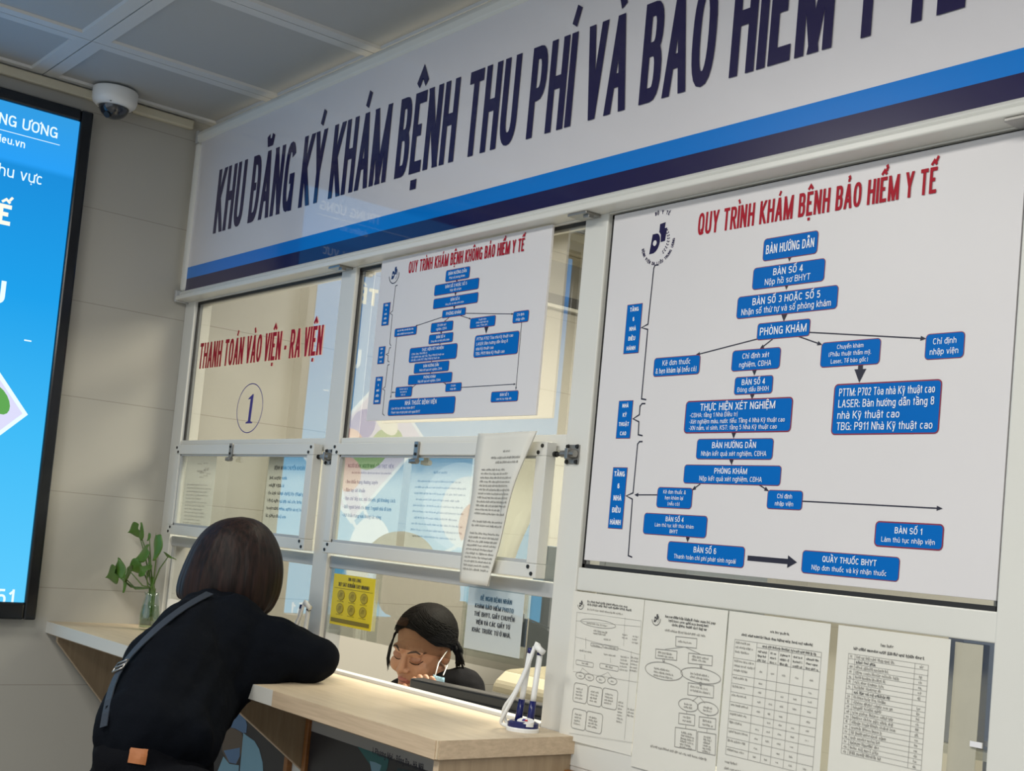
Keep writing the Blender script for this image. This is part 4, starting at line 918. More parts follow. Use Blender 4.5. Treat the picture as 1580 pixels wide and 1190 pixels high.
obj('printed_shapes', pm, [M['poster_grey'], M['poster_teal'], M['poster_blue'], mat('dark_teal_print', (.01, .04, .045), .5)], P_)
lm = MB(); a = uvk(975, 470); b = uvk(1378, 605)
text(lm, '15A Phương Mai - Đống Đa - Hà Nội', a[0]+.022, (a[1]+b[1])/2-.019, .0165, fr, tx=.15, width=b[0]-a[0]-.022)
outline(lm, [(a[0]+.008+.006*math.cos(math.radians(t)), (a[1]+b[1])/2+.0+.007*math.sin(math.radians(t))) for t in range(0, 360, 30)], .003, fr); flat(lm, [(a[0]+.003, (a[1]+b[1])/2-.004), (a[0]+.013, (a[1]+b[1])/2-.004), (a[0]+.008, (a[1]+b[1])/2-.014)], fr)
p = uvk(1418, 605); flat(lm, [(p[0]+.011*math.cos(math.radians(t)), p[1]-.004+.009*math.sin(math.radians(t))) for t in range(0, 360, 20)], fr)
text(lm, '1900', p[0]+.020, (a[1]+b[1])/2-.019, .0165, fr, tx=.15)
cx_ = uvk(868, 380)
for t in range(180, 372, 12):
    a1, a2 = math.radians(t), math.radians(t+12)
    seg(lm, (cx_[0]+.028*math.cos(a1), cx_[1]+.028*math.sin(a1)), (cx_[0]+.028*math.cos(a2), cx_[1]+.028*math.sin(a2)), .003, fr)
obj('lettering', lm, M['ink'], P_)
P_ = picture_frame('framed_notice', 'orange-brown wooden notice frame below the taped papers, right of the counter', 2.135, 2.75, .55, 1.062, .022)
obj('paper', MB().box(2.155, 2.73, -.006, -.001, .57, 1.042), M['paper_white'], P_)
# ------------------------------------------------------------------ light box on the left wall
LX = .045; ly0, ly1, lz0, lz1 = -1.60, -.382, 1.136, 2.716; LB = .037
lb = thing('lightbox_display', 'tall glowing blue display with black frame on the left wall', 'display', (.0, -1.0, lz0))
obj('frame', MB().box(.0, LX+.012, ly1-LB, ly1, lz0, lz1).box(.0, LX+.012, ly0, ly0+LB, lz0, lz1).box(.0, LX+.012, ly0+LB, ly1-LB, lz0, lz0+LB+.015).box(.0, LX+.012, ly0+LB, ly1-LB, lz1-LB, lz1), M['black_frame'], lb, bevel=.006)
sm = bpy.data.materials.new('blue_screen'); sm.use_nodes = True; nt = sm.node_tree; nt.nodes.clear()
oo = nt.nodes.new('ShaderNodeOutputMaterial'); em = nt.nodes.new('ShaderNodeEmission'); tc = nt.nodes.new('ShaderNodeTexCoord'); spx = nt.nodes.new('ShaderNodeSeparateXYZ')
mr = nt.nodes.new('ShaderNodeMapRange'); mr.inputs[1].default_value = 0; mr.inputs[2].default_value = 1.58; rp = nt.nodes.new('ShaderNodeValToRGB')
for k, (p, c) in enumerate([(0, (.10, .52, .84)), (.35, (.045, .42, .78)), (.62, (.012, .30, .70)), (.86, (.010, .23, .60)), (.87, (.02, .30, .78)), (1, (.03, .28, .62))]):
    e = rp.color_ramp.elements[k] if k < 2 else rp.color_ramp.elements.new(p); e.position = p; e.color = (*c, 1)
nt.links.new(tc.outputs['Object'], spx.inputs[0]); nt.links.new(spx.outputs['Z'], mr.inputs[0]); nt.links.new(mr.outputs[0], rp.inputs[0]); nt.links.new(rp.outputs[0], em.inputs[0]); nt.links.new(em.outputs[0], oo.inputs[0])
SCR = .45
em.inputs[1].default_value = SCR
obj('screen', MB().box(.02, LX, ly0+LB, ly1-LB, lz0+LB+.015, lz1-LB), sm, lb)
frL = lambda u, v, d=0: (LX+.0006+d, u, v)
def uL(px, py): p = at(px, py, 0, LX); return (p.y, p.z)
em_w = emit('screen_white', (.72, .88, 1.0), SCR); em_c = emit('screen_cream', (.85, .85, .72), SCR); em_p = emit('screen_pink', (.80, .42, .40), SCR*.8); em_g = emit('screen_green', (.13, .42, .10), SCR*.8); em_l = emit('screen_lilac', (.62, .62, .82), SCR); em_s = emit('screen_skyblue', (.30, .66, .98), SCR); em_d = emit('screen_indigo', (.10, .12, .55), SCR)
tm = MB(); a = uL(88, 214); b = uL(0, 200); H = uL(84, 200)[1]-uL(84, 214)[1]
text(tm, 'TRUNG ƯƠNG', a[0], a[1], .033, frL, tx=.14, align='r')
a = uL(38, 229); text(tm, 'dalieu.vn', a[0], a[1], .024, frL, tx=.14, align='r')
a = uL(65, 286); text(tm, 'khu vực', a[0], a[1], .036, frL, tx=.11, align='r')
a, b = uL(0, 202), uL(92, 222); seg(tm, (a[0]-.35, (a[1]+b[1])/2), (b[0], (a[1]+b[1])/2), .002, frL)
a = uL(6, 470); text(tm, 'U', a[0], a[1], .07, frL, tx=.2, align='r')
a = uL(22, 918); text(tm, '1900 6951', a[0], uL(10, 934)[1], .048, frL, tx=.14, align='r')
a = uL(38, 525); seg(tm, a, (a[0]+.018, a[1]), .004, frL)
obj('lettering', tm, em_w, lb)
tm = MB(); a = uL(15, 349); text(tm, 'TẾ', a[0], a[1], .062, frL, tx=.2, align='r'); obj('lettering', tm, em_c, lb)['label'] = 'cream lettering'
cm = MB(); a, b, c_ = uL(0, 575), uL(43, 640), uL(0, 672)
R0 = Vector(b); dA = (Vector(a)-R0).normalized(); dB = (Vector(c_)-R0).normalized()
def card(off, wA, wB, mi, d):
    o = R0+(dA+dB)*off; flat(cm, [o, o+dA*wA, o+dA*wA+dB*wB, o+dB*wB], frL, d, mi)
card(0, .40, .34, 0, .0002); card(.012, .376, .316, 1, .0004)
for (u, v, ru, rv, mi, d) in ((.09, .05, .05, .03, 2, .0006), (.14, .09, .05, .06, 3, .0007), (.22, .07, .06, .05, 4, .0006), (.24, .2, .09, .07, 2, .0005), (.10, .2, .06, .06, 3, .0006), (.31, .12, .04, .07, 5, .0007)):
    o = R0+dA*u+dB*v; flat(cm, [o+dA*ru*math.cos(math.radians(t))+dB*rv*math.sin(math.radians(t)) for t in range(0, 360, 20)], frL, d, mi)
# pale figures and loops further along the display
def blob(y, z, ry, rz, mi, d): flat(cm, [(y+ry*math.cos(math.radians(t)), z+rz*math.sin(math.radians(t))) for t in range(0, 360, 15)], frL, d, mi)
blob(-1.18, 1.62, .17, .17, 6, .0002); blob(-1.22, 1.60, .13, .14, 0, .0004); blob(-1.25, 1.55, .07, .09, 3, .0006); blob(-.80, 1.42, .09, .13, 0, .0003); blob(-.70, 1.36, .05, .06, 5, .0004)
for r_, cy, cz in ((.30, -1.02, 1.72), (.42, -1.05, 1.78)):
    for t in range(200, 340, 8):
        a1, a2 = math.radians(t), math.radians(t+8); seg(cm, (cy+r_*math.cos(a1), cz+r_*math.sin(a1)), (cy+r_*math.cos(a2), cz+r_*math.sin(a2)), .012, frL, 0, .0008)
obj('picture_card', cm, [em_w, em_l, em_g, em_p, em_d, em_c, em_s], lb)
# ------------------------------------------------------------------ dome camera on the ceiling
c = Vector((.115, -.315, ZC)); c = at(173, 143, 2, ZC); c.x = max(c.x, .072)
dc = thing('dome_camera', 'white dome security camera on the ceiling beside the left wall', 'security camera', c)
obj('housing', MB().lathe([(0, 0), (.066, 0), (.068, -.004), (.068, -.032), (.064, -.045), (.052, -.055), (.046, -.056), (.044, -.05), (0, -.048)], c), M['plastic_white'], dc, smooth=True)
dm = mat('smoked_dome', (.02, .025, .035), .06, coat=.5)
obj('dome', MB().lathe([(.0455*math.cos(math.radians(t)), -.052-.040*math.sin(math.radians(t))) for t in range(0, 91, 9)], c), dm, dc, smooth=True)
obj('lens', MB().tube([(c.x+.012, c.y-.018, ZC-.082), (c.x+.018, c.y-.026, ZC-.089)], .010, 14), M['plastic_black'], dc)
for k in range(3):
    t = math.radians(120*k-30); obj('screw', MB().lathe([(0, 0), (.003, 0), (.0025, -.001)], (c.x+.058*math.cos(t), c.y+.058*math.sin(t), ZC-.052), 8), M['screw'], dc)
# ------------------------------------------------------------------ pothos in a glass vase
vb = at(238, 978, 2, CZ); vb.x = .20; vb.y = -.088
pl_ = thing('glass_vase', 'clear glass vase of water on the counter by the left wall', 'vase', (vb.x, vb.y, CZ))
obj('glass', MB().lathe([(0, .001), (.026, .001), (.030, .006), (.032, .05), (.026, .085), (.021, .105), (.024, .118), (.022, .118), (.019, .105), (.024, .085), (.029, .05), (.027, .009), (0, .007)], vb), M['vase_glass'], pl_, smooth=True)
obj('water', MB().lathe([(0, .008), (.0265, .010), (.0285, .05), (.024, .078), (0, .078)], vb), glass('water', .02, (.80, .88, .80)), pl_, smooth=True)
po = thing('pothos_plant', 'trailing green pothos with heart-shaped leaves in the glass vase', 'plant', (vb.x, vb.y, CZ+.02))
def leaf(px, py, y, L_, ang, tilt, yaw):
    """heart-shaped leaf; ang: direction of the tip in the window plane, degrees from +x"""
    c = at(px, py, 1, y); prof = [(0, .0), (.08, .30), (.2, .43), (.38, .46), (.55, .38), (.72, .25), (.87, .11), (1, 0)]
    R = Matrix.Rotation(math.radians(yaw), 3, 'Z')@Matrix.Rotation(math.radians(-ang), 3, 'Y')@Matrix.Rotation(math.radians(tilt), 3, 'X')
    vs = []; fs = []
    for i, (u, w_) in enumerate(prof):
        for k in (-2, -1, 0, 1, 2):
            x = (u-.5)*L_-(.10*L_*abs(k)/2 if i == 0 else 0) - (.06*L_*abs(k)/2 if i == 1 else 0)
            v = w_*k/2*L_ if i else .16*k/2*L_*1.5
            d = .10*L_*(abs(k)/2)**1.5-.16*L_*(u-.4)**2
            vs.append(c+R@Vector((x, d-.02*L_*(k == 0), v)))
    for i in range(len(prof)-1):
        for k in range(4): a = i*5+k; fs.append((a, a+1, a+6, a+5))
    mb = MB(); mb.add(vs, fs); o = obj('leaf', mb, M['leaf'], po, smooth=True)
    s = o.modifiers.new('sub', 'SUBSURF'); s.levels = s.render_levels = 1; t = o.modifiers.new('thick', 'SOLIDIFY'); t.thickness = .0008
    return c-R@Vector((L_*.45, 0, 0))
LV = [(206, 819, -.115, .058, 195, -20, 10), (217, 818, -.115, .055, 60, 15, -20), (229, 829, -.12, .026, 250, 0, 0), (240, 846, -.12, .078, 265, -25, -25), (218, 856, -.125, .070, 215, 20, 15),
      (262, 860, -.075, .052, 0, 62, -10), (183, 876, -.165, .062, 100, 10, 10), (171, 888, -.175, .072, 195, -15, 0), (195, 888, -.165, .066, 225, 25, -15), (208, 876, -.13, .062, 200, -30, 20), (221, 878, -.13, .058, 170, 40, 0), (228, 881, -.11, .050, 265, 10, -20), (191, 902, -.155, .052, 280, 20, 10), (233, 900, -.10, .034, 280, 10, 10)]
ends_ = [leaf(*l) for l in LV]
stm = MB()
for i, e in enumerate(ends_):
    b0 = Vector((vb.x+random.uniform(-.008, .008), vb.y+random.uniform(-.008, .008), CZ+.03)); b1 = Vector((vb.x+random.uniform(-.01, .01), vb.y+random.uniform(-.008, .008), CZ+.13))
    mid = (b1+e)/2+Vector((random.uniform(-.01, .02), 0, -.02 if e.z < 1.34 else .012))
    P = [b0, b0.lerp(b1, .5), b1, (b1+mid)/2+Vector((0, 0, .0)), mid, (mid+e)/2, e]
    obj('stem', MB().tube(P, [.003, .003, .0028, .0024, .0022, .0018, .0013], 6), M['stem'], po, smooth=True)
# ------------------------------------------------------------------ double pen stand on the counter
def pen_stand(b, label, rz=0):
    ca, sa = math.cos(rz), math.sin(rz)
    Q = lambda x, y, z: (b[0]+x*ca-y*sa, b[1]+x*sa+y*ca, CZ+z)
    T = thing('pen_stand', label, 'pen stand', (b[0], b[1], CZ), group='twin pen stands on the counter')
    def oval(rx, ry, z0, z1, k=.96):
        mb = MB(); n = 28; vs = []
        for z, s in ((z0, 1), (z1-(z1-z0)*.25, 1), (z1, k)):
            for i in range(n): t = 2*math.pi*i/n; vs.append(Q(rx*s*math.cos(t), ry*s*math.sin(t), z))
        mb.add(vs, [(r*n+i, r*n+(i+1) % n, (r+1)*n+(i+1) % n, (r+1)*n+i) for r in range(2) for i in range(n)]+[tuple(range(2*n, 3*n)), tuple(range(n-1, -1, -1))]); return mb
    obj('foot', oval(.034, .028, 0, .008), M['plastic_white'], T, smooth=False)
    obj('base', oval(.032, .026, .008, .020, .8), M['plastic_navy'], T)
    pl = MB(); n = 20
    pl.add([Q(.010+.018*math.cos(2*math.pi*i/n), -.012+.011*math.sin(2*math.pi*i/n), .0205-.0045*math.sin(2*math.pi*i/n)*-1+.002) for i in range(n)]+[Q(.010+.018*math.cos(2*math.pi*i/n), -.012+.011*math.sin(2*math.pi*i/n), .012) for i in range(n)], [tuple(range(n))]+[(i, n+i, n+(i+1) % n, (i+1) % n) for i in range(n)])
    bd = obj('badge', pl, M['plastic_white'], T)
    mk = MB(); mk.add([Q(.003, -.016, .0222), Q(.009, -.016, .0222), Q(.009, -.009, .0253), Q(.003, -.009, .0253)], [(0, 1, 2, 3)], 0); mk.add([Q(.009, -.016, .0224), Q(.016, -.016, .0224), Q(.013, -.010, .0249), Q(.009, -.012, .0240)], [(0, 1, 2, 3)], 1)
    obj('badge_print', mk, [M['num'], M['pen_red']], bd)
    for k, (x0, x1, tp) in enumerate(((-.014, -.002, .152), (.012, .019, .150))):
        d = Vector((x1-x0, .004, tp)); A = Vector((x0, .006, .012))
        f = lambda s: Q(*(A+d*s))
        sk = obj('socket', MB().tube([f(0), f(.32)], [.0078, .0066], 16), M['plastic_navy'], T, smooth=True)
        pn = obj('pen', MB().tube([f(.32), f(.40), f(.93)], [.0058, .0058, .0060], 14), M['plastic_white'], T, smooth=True)
        obj('pen_cap', MB().tube([f(.93), f(1.0)], [.0062, .0058], 14), M['plastic_navy'], pn, smooth=True)
        if k: obj('pen_holder', MB().tube([f(.98), Q(x1-.004, .002, tp+.021), Q(x1-.010, .0, tp+.023)], .0062, 12).tube([Q(x1-.008, 0, tp+.021), Q(x1+.012, -.002, tp+.008)], [.006, .0066], 12), M['plastic_white'], pn, smooth=True)
    def spl(P, n=8):
        out = []
        for i in range(len(P)-1):
            p0, p1, p2, p3 = [Vector(P[max(0, min(len(P)-1, i+j))]) for j in (-1, 0, 1, 2)]
            for s in range(n):
                t = s/n; out.append(.5*((2*p1)+(-p0+p2)*t+(2*p0-5*p1+4*p2-p3)*t*t+(-p0+3*p1-3*p2+p3)*t**3))
        return out+[Vector(P[-1])]
    obj('cord', MB().tube(spl([Q(.010, .0, .168), Q(.0, -.006, .125), Q(-.014, -.012, .08), Q(-.034, -.012, .035), Q(-.044, -.008, .012), Q(-.030, -.006, .006)]), .0040, 8), M['plastic_white'], T, smooth=True)
    obj('cord', MB().tube(spl([Q(.000, -.004, .13), Q(-.020, -.010, .075), Q(-.040, -.004, .045), Q(-.046, .004, .028), Q(-.036, .006, .008), Q(-.024, .004, .010)]), .0038, 8), M['plastic_white'], T, smooth=True)
    return T
pb = at(806, 1128, 2, CZ); pen_stand((pb.x, pb.y), 'white and dark blue twin pen stand at the right end of the counter', .5)
p2 = at(463, 942, 2, CZ+.15); pen_stand((p2.x, p2.y), 'white pen stand partly hidden behind the bent arm of the customer', .5)
# ------------------------------------------------------------------ things in the office behind the glass
dk = thing('office_desk', 'desk behind the windows that carries the monitor and printer', 'desk', (1.3, .5, 0))
obj('desk_top', MB().box(.04, 2.66, .07, .33, .70, .73), M['counter'], dk)
for x in (.06, 2.62): obj('side_panel', MB().box(x-.012, x+.012, .09, .31, 0, .70), M['gusset'], dk)
mo = thing('monitor', 'black monitor seen from behind under the serving window', 'monitor', (1.5, .16, .73))
A = at(632, 1046, 1, .105); B = at(838, 1089.5, 1, .155)
hgt = .34; dv = (B-A); dv.z = 0; dv.normalize(); nv = Vector((-dv.y, dv.x, 0)); Lw = .58
def mbx(u0, u1, d0, d1, z0, z1):
    vs = []
    for z in (z0, z1):
        for u, d in ((u0, d0), (u1, d0), (u1, d1), (u0, d1)): p = A+dv*u+nv*d; vs.append((p.x, p.y, z))
    mb = MB(); mb.add(vs, [(0, 3, 2, 1), (4, 5, 6, 7), (0, 1, 5, 4), (1, 2, 6, 5), (2, 3, 7, 6), (3, 0, 4, 7)]); return mb
zt_ = A.z
obj('housing', mbx(0, Lw, 0, .045, zt_-hgt, zt_), M['plastic_black'], mo, bevel=.006)
obj('back_ridge', mbx(.035, Lw-.035, -.012, 0, zt_-hgt+.05, zt_-.024), M['plastic_black'], mo, bevel=.006)
obj('screen', mbx(.01, Lw-.01, .045, .046, zt_-hgt+.01, zt_-.01), M['black_frame'], mo)
obj('stand', mbx(Lw/2-.04, Lw/2+.04, -.004, .02, .735, zt_-hgt+.1), M['plastic_black'], mo); obj('base', mbx(Lw/2-.12, Lw/2+.12, -.03, .14, .73, .742), M['plastic_black'], mo, bevel=.004)
pcx = at(758, 1060, 1, .84).x; bx_ = thing('drawer_unit', 'low cabinet behind the desk under the printer', 'cabinet', (pcx+.2, 1.0, 0))
obj('carcass', MB().box(pcx-.04, pcx+.44, .82, 1.20, 0, .90), M['gusset'], bx_)
pr = thing('printer', 'cream printer with a sloping lid behind the monitor', 'printer', (1.0, 1.0, .90))
pz = at(760, 1046, 1, .68)
py0 = .84; pa = at(758, 1060, 1, py0).x; pbx = pa+.36
prof = [(py0, .90), (py0, 1.035), (py0+.012, 1.055), (py0+.05, 1.088), (py0+.22, 1.100), (py0+.30, 1.07), (py0+.34, 1.03), (py0+.34, .90)]
obj('body', MB().prism([(pa, p[0], p[1]) for p in prof], (pbx-pa, 0, 0)), M['plastic_cream'], pr, bevel=.012, fix=True)
obj('front_seam', MB().box(pa+.006, pbx-.006, py0-.002, py0, 1.012, 1.017), M['alu2'], pr)
obj('sticker', MB().box(pa+.17, pa+.20, py0-.003, py0, .965, .99), M['yellow'], pr)
gx = at(813, 985, 1, 1.30).x; cbn = thing('filing_cabinet', 'grey steel cabinet behind the right side of the serving window', 'cabinet', (.8, 1.4, 0))
obj('body', MB().box(gx, gx+.8, 1.30, 1.70, 0, 1.50), mat('blue_grey_steel', (.16, .19, .22), .4), cbn, bevel=.004)
obj('door_seam', MB().box(gx+.398, gx+.402, 1.299, 1.301, .05, 1.48), M['black'], cbn)
for i, (px_, h_) in enumerate(((845, .0), (838, 0))): pass
bc = at(803, 975, 1, .022)
o = thing('access_card', 'small dark blue card taped to the glass behind the white notice', 'card', (bc.x, .022, bc.z-.03))
cz0 = at(803, 998, 1, .022).z; cz1 = at(806, 954, 1, .022).z; ca_ = at(799, 970, 1, .022).x; cb_ = at(812, 975, 1, .022).x
obj('card', MB().box(ca_-.02, cb_, .0205, .0235, cz0, cz1), mat('card_blue', (.035, .07, .17), .4), o, bevel=.001)
obj('tape', MB().box((ca_+cb_)/2-.012, (ca_+cb_)/2+.006, .0195, .0240, cz1-.008, cz1+.010), M['paper_white'], o)
# white plastic bag and blue box just inside the right window
bg = MB(); c = at(1516, 1186, 1, .075)
n = 14; vs = []; 
for j in range(9):
    v = j/8; r = .075*math.sin(math.pi*min(1, .18+v*.72))**.6*(1-.55*v*v)
    for i in range(n):
        t = 2*math.pi*i/n; rr = r*(1+.09*math.sin(5*t+3*v)+.05*math.sin(9*t)); vs.append((c.x+.018+rr*math.cos(t)*.9, .115+rr*.8*math.sin(t)*.6, 1.0+.135*v))
bg.add(vs, [(j*n+i, j*n+(i+1) % n, (j+1)*n+(i+1) % n, (j+1)*n+i) for j in range(8) for i in range(n)]+[tuple(range(n-1, -1, -1)), tuple(range(8*n, 9*n))])
tag(obj('plastic_bag', bg, M['plastic_white'], base=(c.x, .11, 1.0), smooth=True), 'white plastic bag behind the glass at the far right of the papers', 'bag')
sh = thing('storage_rack', 'dark metal rack with a blue box behind the right window', 'rack', (3.05, .3, 0))
obj('side_panel', MB().box(2.75, 3.45, .50, .52, 0, 1.62), M['plastic_black'], sh)
obj('shelf', MB().box(2.75, 3.45, .06, .50, .985, 1.0), M['alu2'], sh); obj('leg', MB().box(3.40, 3.44, .06, .10, 0, .985).box(2.76, 2.80, .06, .10, 0, .985), M['plastic_black'], sh)
bl = tag(obj('storage_box', MB().box(2.80, 3.10, .28, .48, 1.22, 1.42), mat('deep_blue_card', (.02, .06, .20), .4), base=(2.95, .38, 1.22), bevel=.004), 'deep blue box behind the glass beside the yellowed paper strip', 'box')
obj('shelf', MB().box(2.75, 3.45, .26, .50, 1.205, 1.22), M['alu2'], sh)
# ------------------------------------------------------------------ people
from mathutils.bvhtree import BVHTree
_b = bmesh.new(); bmesh.ops.create_icosphere(_b, subdivisions=2, radius=1); SPH = [v.co.copy() for v in _b.verts]; _b.free()
class Body:
    """ellipsoids and tapered limbs grown together into one continuous surface"""
    def __init__(s): s.bm = bmesh.new()
    def ell(s, c, r, R=None, sub=3):
        m = Matrix.Translation(Vector(c))@(R.to_4x4() if R else Matrix())@Matrix.Diagonal((*r, 1))
        bmesh.ops.create_icosphere(s.bm, subdivisions=sub, radius=1, matrix=m); return s
    def cap(s, p, q, r0, r1=None):
        r1 = r0 if r1 is None else r1
        vs = [s.bm.verts.new(Vector(c)+u*r) for c, r in ((p, r0), (q, r1)) for u in SPH]
        bmesh.ops.convex_hull(s.bm, input=vs)
        bmesh.ops.delete(s.bm, geom=[v for v in vs if v.is_valid and not v.link_faces], context='VERTS'); return s
    def chain(s, pts, rs):
        for i in range(len(pts)-1): s.cap(pts[i], pts[i+1], rs[i], rs[i+1])
        return s
    def done(s, name, m, voxel, parent=None, base=None, it=4, T=None, noise=0, nsc=.1):
        if T is not None: bmesh.ops.transform(s.bm, matrix=T, verts=s.bm.verts)
        o0 = Vector(base) if base is not None else (wloc(parent) if parent else Vector((0, 0, 0)))
        bmesh.ops.translate(s.bm, vec=-o0, verts=s.bm.verts)
        me = bpy.data.meshes.new('tmp'); s.bm.to_mesh(me); s.bm.free(); o = bpy.data.objects.new(name, me); C.objects.link(o)
        r = o.modifiers.new('r', 'REMESH'); r.mode = 'VOXEL'; r.voxel_size = voxel; r.use_smooth_shade = True
        sm_ = o.modifiers.new('s', 'SMOOTH'); sm_.factor = .5; sm_.iterations = it
        if noise:
            tx = bpy.data.textures.new(name+'_folds', 'CLOUDS'); tx.noise_scale = nsc; tx.noise_depth = 2
            d = o.modifiers.new('d', 'DISPLACE'); d.texture = tx; d.strength = noise; d.mid_level = .5; d.texture_coords = 'LOCAL'
        me2 = bpy.data.meshes.new_from_object(o.evaluated_get(bpy.context.evaluated_depsgraph_get())); o.modifiers.clear(); o.data = me2; me2.name = name
        for x in (m if isinstance(m, (list, tuple)) else [m]): me2.materials.append(x)
        me2.polygons.foreach_set('use_smooth', [True]*len(me2.polygons))
        if parent: o.parent = parent
        else: o.location = o0
        return o
def bvh(o):
    k = wloc(o); return BVHTree.FromPolygons([v.co+k for v in o.data.vertices], [p.vertices[:] for p in o.data.polygons])
def hit(tree, px, py):
    r = (rt*((px-CX)/FPX)-up*((py-CY)/FPX)+fw).normalized(); h = tree.ray_cast(CAM, r)
    return (h[0], h[1]) if h[0] is not None else (None, None)
def hand(B, wrist, d, side, palm, curl=.5, s=1.0):
    """palm and five fingers; d: pointing direction, palm: palm normal, side: towards the thumb"""
    d = Vector(d).normalized(); side = Vector(side).normalized(); palm = Vector(palm).normalized(); w_ = Vector(wrist)
    for k in range(4):
        b = w_+d*.082*s+side*(.030-.020*k)*s; B.cap(w_+side*(.014-.009*k)*s+d*.01, b, .015*s, .0105*s)
        L_ = (.040, .045, .042, .032)[k]*s; p = b; a = 0
        for j, f in enumerate((1, .62, .5)):
            a += curl*(.5, .8, .55)[j]; q_ = p+(d*math.cos(a)+palm*math.sin(a))*L_*f; B.cap(p, q_, (.0098-.0011*j)*s, (.0090-.0011*j)*s); p = q_
    t0 = w_+d*.022*s+side*.024*s; t1 = t0+(d*.55+side*.75+palm*.3).normalized()*.036*s; t2 = t1+(d*.85+side*.3+palm*.35).normalized()*.030*s; t3 = t2+(d*.95+palm*.4).normalized()*.024*s
    B.chain([t0, t1, t2, t3], [.0145*s, .0115*s, .0098*s, .0082*s])
def face(B, T):
    """head looking along -y of T, chin down -z"""
    e = lambda c, r, R=None: B.ell(T@Vector(c), r, T.to_3x3())
    k = lambda p, q, r0, r1: B.cap(T@Vector(p), T@Vector(q), r0, r1)
    e((0, .012, .035), (.073, .090, .083)); e((0, -.028, -.028), (.063, .060, .083)); e((0, -.066, -.098), (.026, .020, .018))
    for s in (-1, 1):
        k((s*.052, .0, -.055), (s*.016, -.062, -.098), .024, .020); e((s*.037, -.062, -.030), (.026, .024, .026))
        k((s*.014, -.081, .024), (s*.042, -.068, .024), .010, .009); e((s*.031, -.0735, .004), (.0165, .0125, .0105))
        e((s*.012, -.094, -.029), (.0085, .0095, .0075)); e((s*.073, .012, -.005), (.008, .018, .030)); k((s*.070, .004, -.0), (s*.070, .004, -.02), .008, .008)
    k((0, -.080, .012), (0, -.103, -.025), .0085, .0110); e((0, -.080, -.060), (.024, .014, .016))
    e((0, -.0905, -.057), (.020, .0075, .0052)); e((0, -.0885, -.067), (.017, .0075, .0058))
    k((0, .022, -.06), (0, .048, -.17), .050, .054)
# ---- the customer bending over the counter
Rt = Vector((.94, .34, 0)); Fw = Vector((-.34, .94, 0)); Z = Vector((0, 0, 1))
shL, shR = at(308, 962, 1, -.40), at(403, 1001, 1, -.28)
wsL, wsR = at(214, 1126, 1, -.64), at(270, 1150, 1, -.55)
ws = (wsL+wsR)/2; shc = (shL+shR)/2
elR = at(484, 1037, 1, -.165); elR.z = max(elR.z, CZ+.054); wrR = elR+Vector((-.235, .020, -.010)); elL = Vector((.90, -.205, CZ+.055)); wrL = elL+Vector((.10, .10, -.012))
nk = at(346, 942, 1, -.285); hd = at(358, 880, 1, -.26)
pel = ws+Vector((.055, -.01, -.14)); hipL, hipR = pel-Rt*.080, pel+Rt*.080
base = Vector((pel.x, pel.y+.02, 0))
knL, knR = Vector((hipL.x-.01, hipL.y+.06, .48)), Vector((hipR.x+.01, hipR.y+.05, .48))
anL, anR = Vector((knL.x, knL.y-.04, .085)), Vector((knR.x, knR.y-.05, .085))
B = Body()
mL, mR = at(264, 1030, 1, -.52), at(303, 1066, 1, -.42)
B.chain([wsL, mL, shL], [.050, .070, .046]).chain([wsR, mR, shR], [.050, .074, .052]).chain([pel, ws, (mL+mR)/2, shc], [.075, .058, .075, .06]).cap(shL, shR, .045)
B.cap(hipL, hipR, .088).chain([hipL, knL, anL], [.086, .058, .040]).chain([hipR, knR, anR], [.092, .058, .040])
for a in (anL, anR): B.cap(a+Vector((0, -.02, -.045)), a+Fw*.15+Vector((0, 0, -.055)), .036, .027)
B.chain([shR, elR, wrR], [.052, .040, .026]).chain([shL, elL, wrL], [.052, .040, .026]).chain([shc, nk, hd+Vector((0, 0, -.06))], [.055, .048, .046])
hand(B, wrR, (-.95, .12, -.05), (.12, .95, .2), (0, -.1, -1), .35); hand(B, wrL, (.9, .1, -.05), (.1, .95, .2), (0, -.1, -1), .4)
HT = Matrix.Translation(hd)@Matrix.Scale(.95, 4)@Matrix.Rotation(math.radians(180-2), 4, 'Z')@Matrix.Rotation(math.radians(18), 4, 'X')
face(B, HT)
cu = B.done('person', M['skin'], .0055, base=base, it=3)
tag(cu, 'woman in a black sweater with bobbed dark hair seen from behind, leaning on the counter', 'person')
B = Body()
B.chain([wsL, mL, shL], [.090, .102, .078]).chain([wsR, mR, shR], [.090, .108, .082]).chain([ws, (mL+mR)/2, shc], [.10, .108, .098]).cap(shL, shR, .078)
B.cap(at(197, 1122, 1, -.65), at(284, 1142, 1, -.55), .062, .062)
B.chain([shR, shR.lerp(elR, .55)+Z*.004, elR, elR.lerp(wrR, .9)], [.084, .070, .057, .040]).chain([shL, shL.lerp(elL, .5), elL, elL.lerp(wrL, .9)], [.076, .064, .056, .040])
B.chain([shc+Vector((0, 0, -.005)), nk], [.090, .066]).chain([mR, shR.lerp(elR, .35)], [.085, .074]).cap(shL.lerp(nk, .4), nk-Z*.015, .068, .062)
sw = B.done('sweater', M['sweater'], .008, cu, it=5, noise=.020, nsc=.09)
B = Body()
B.cap(wsL+Vector((.0, -.0, -.055)), wsR+Vector((0, 0, -.055)), .088).cap(hipL, hipR, .104).cap(hipL-Fw*.03, hipR-Fw*.03, .096).chain([hipL, knL, anL+Z*.03], [.108, .074, .064]).chain([hipR, knR, anR+Z*.03], [.108, .074, .064])
je = B.done('jeans', M['jeans'], .009, cu, it=4, noise=.008, nsc=.06)
B = Body()
for a in (anL, anR): B.cap(a+Vector((0, -.02, -.042)), a+Fw*.15+Vector((0, 0, -.050)), .043, .034)
B.done('shoes', M['plastic_white'], .008, cu)
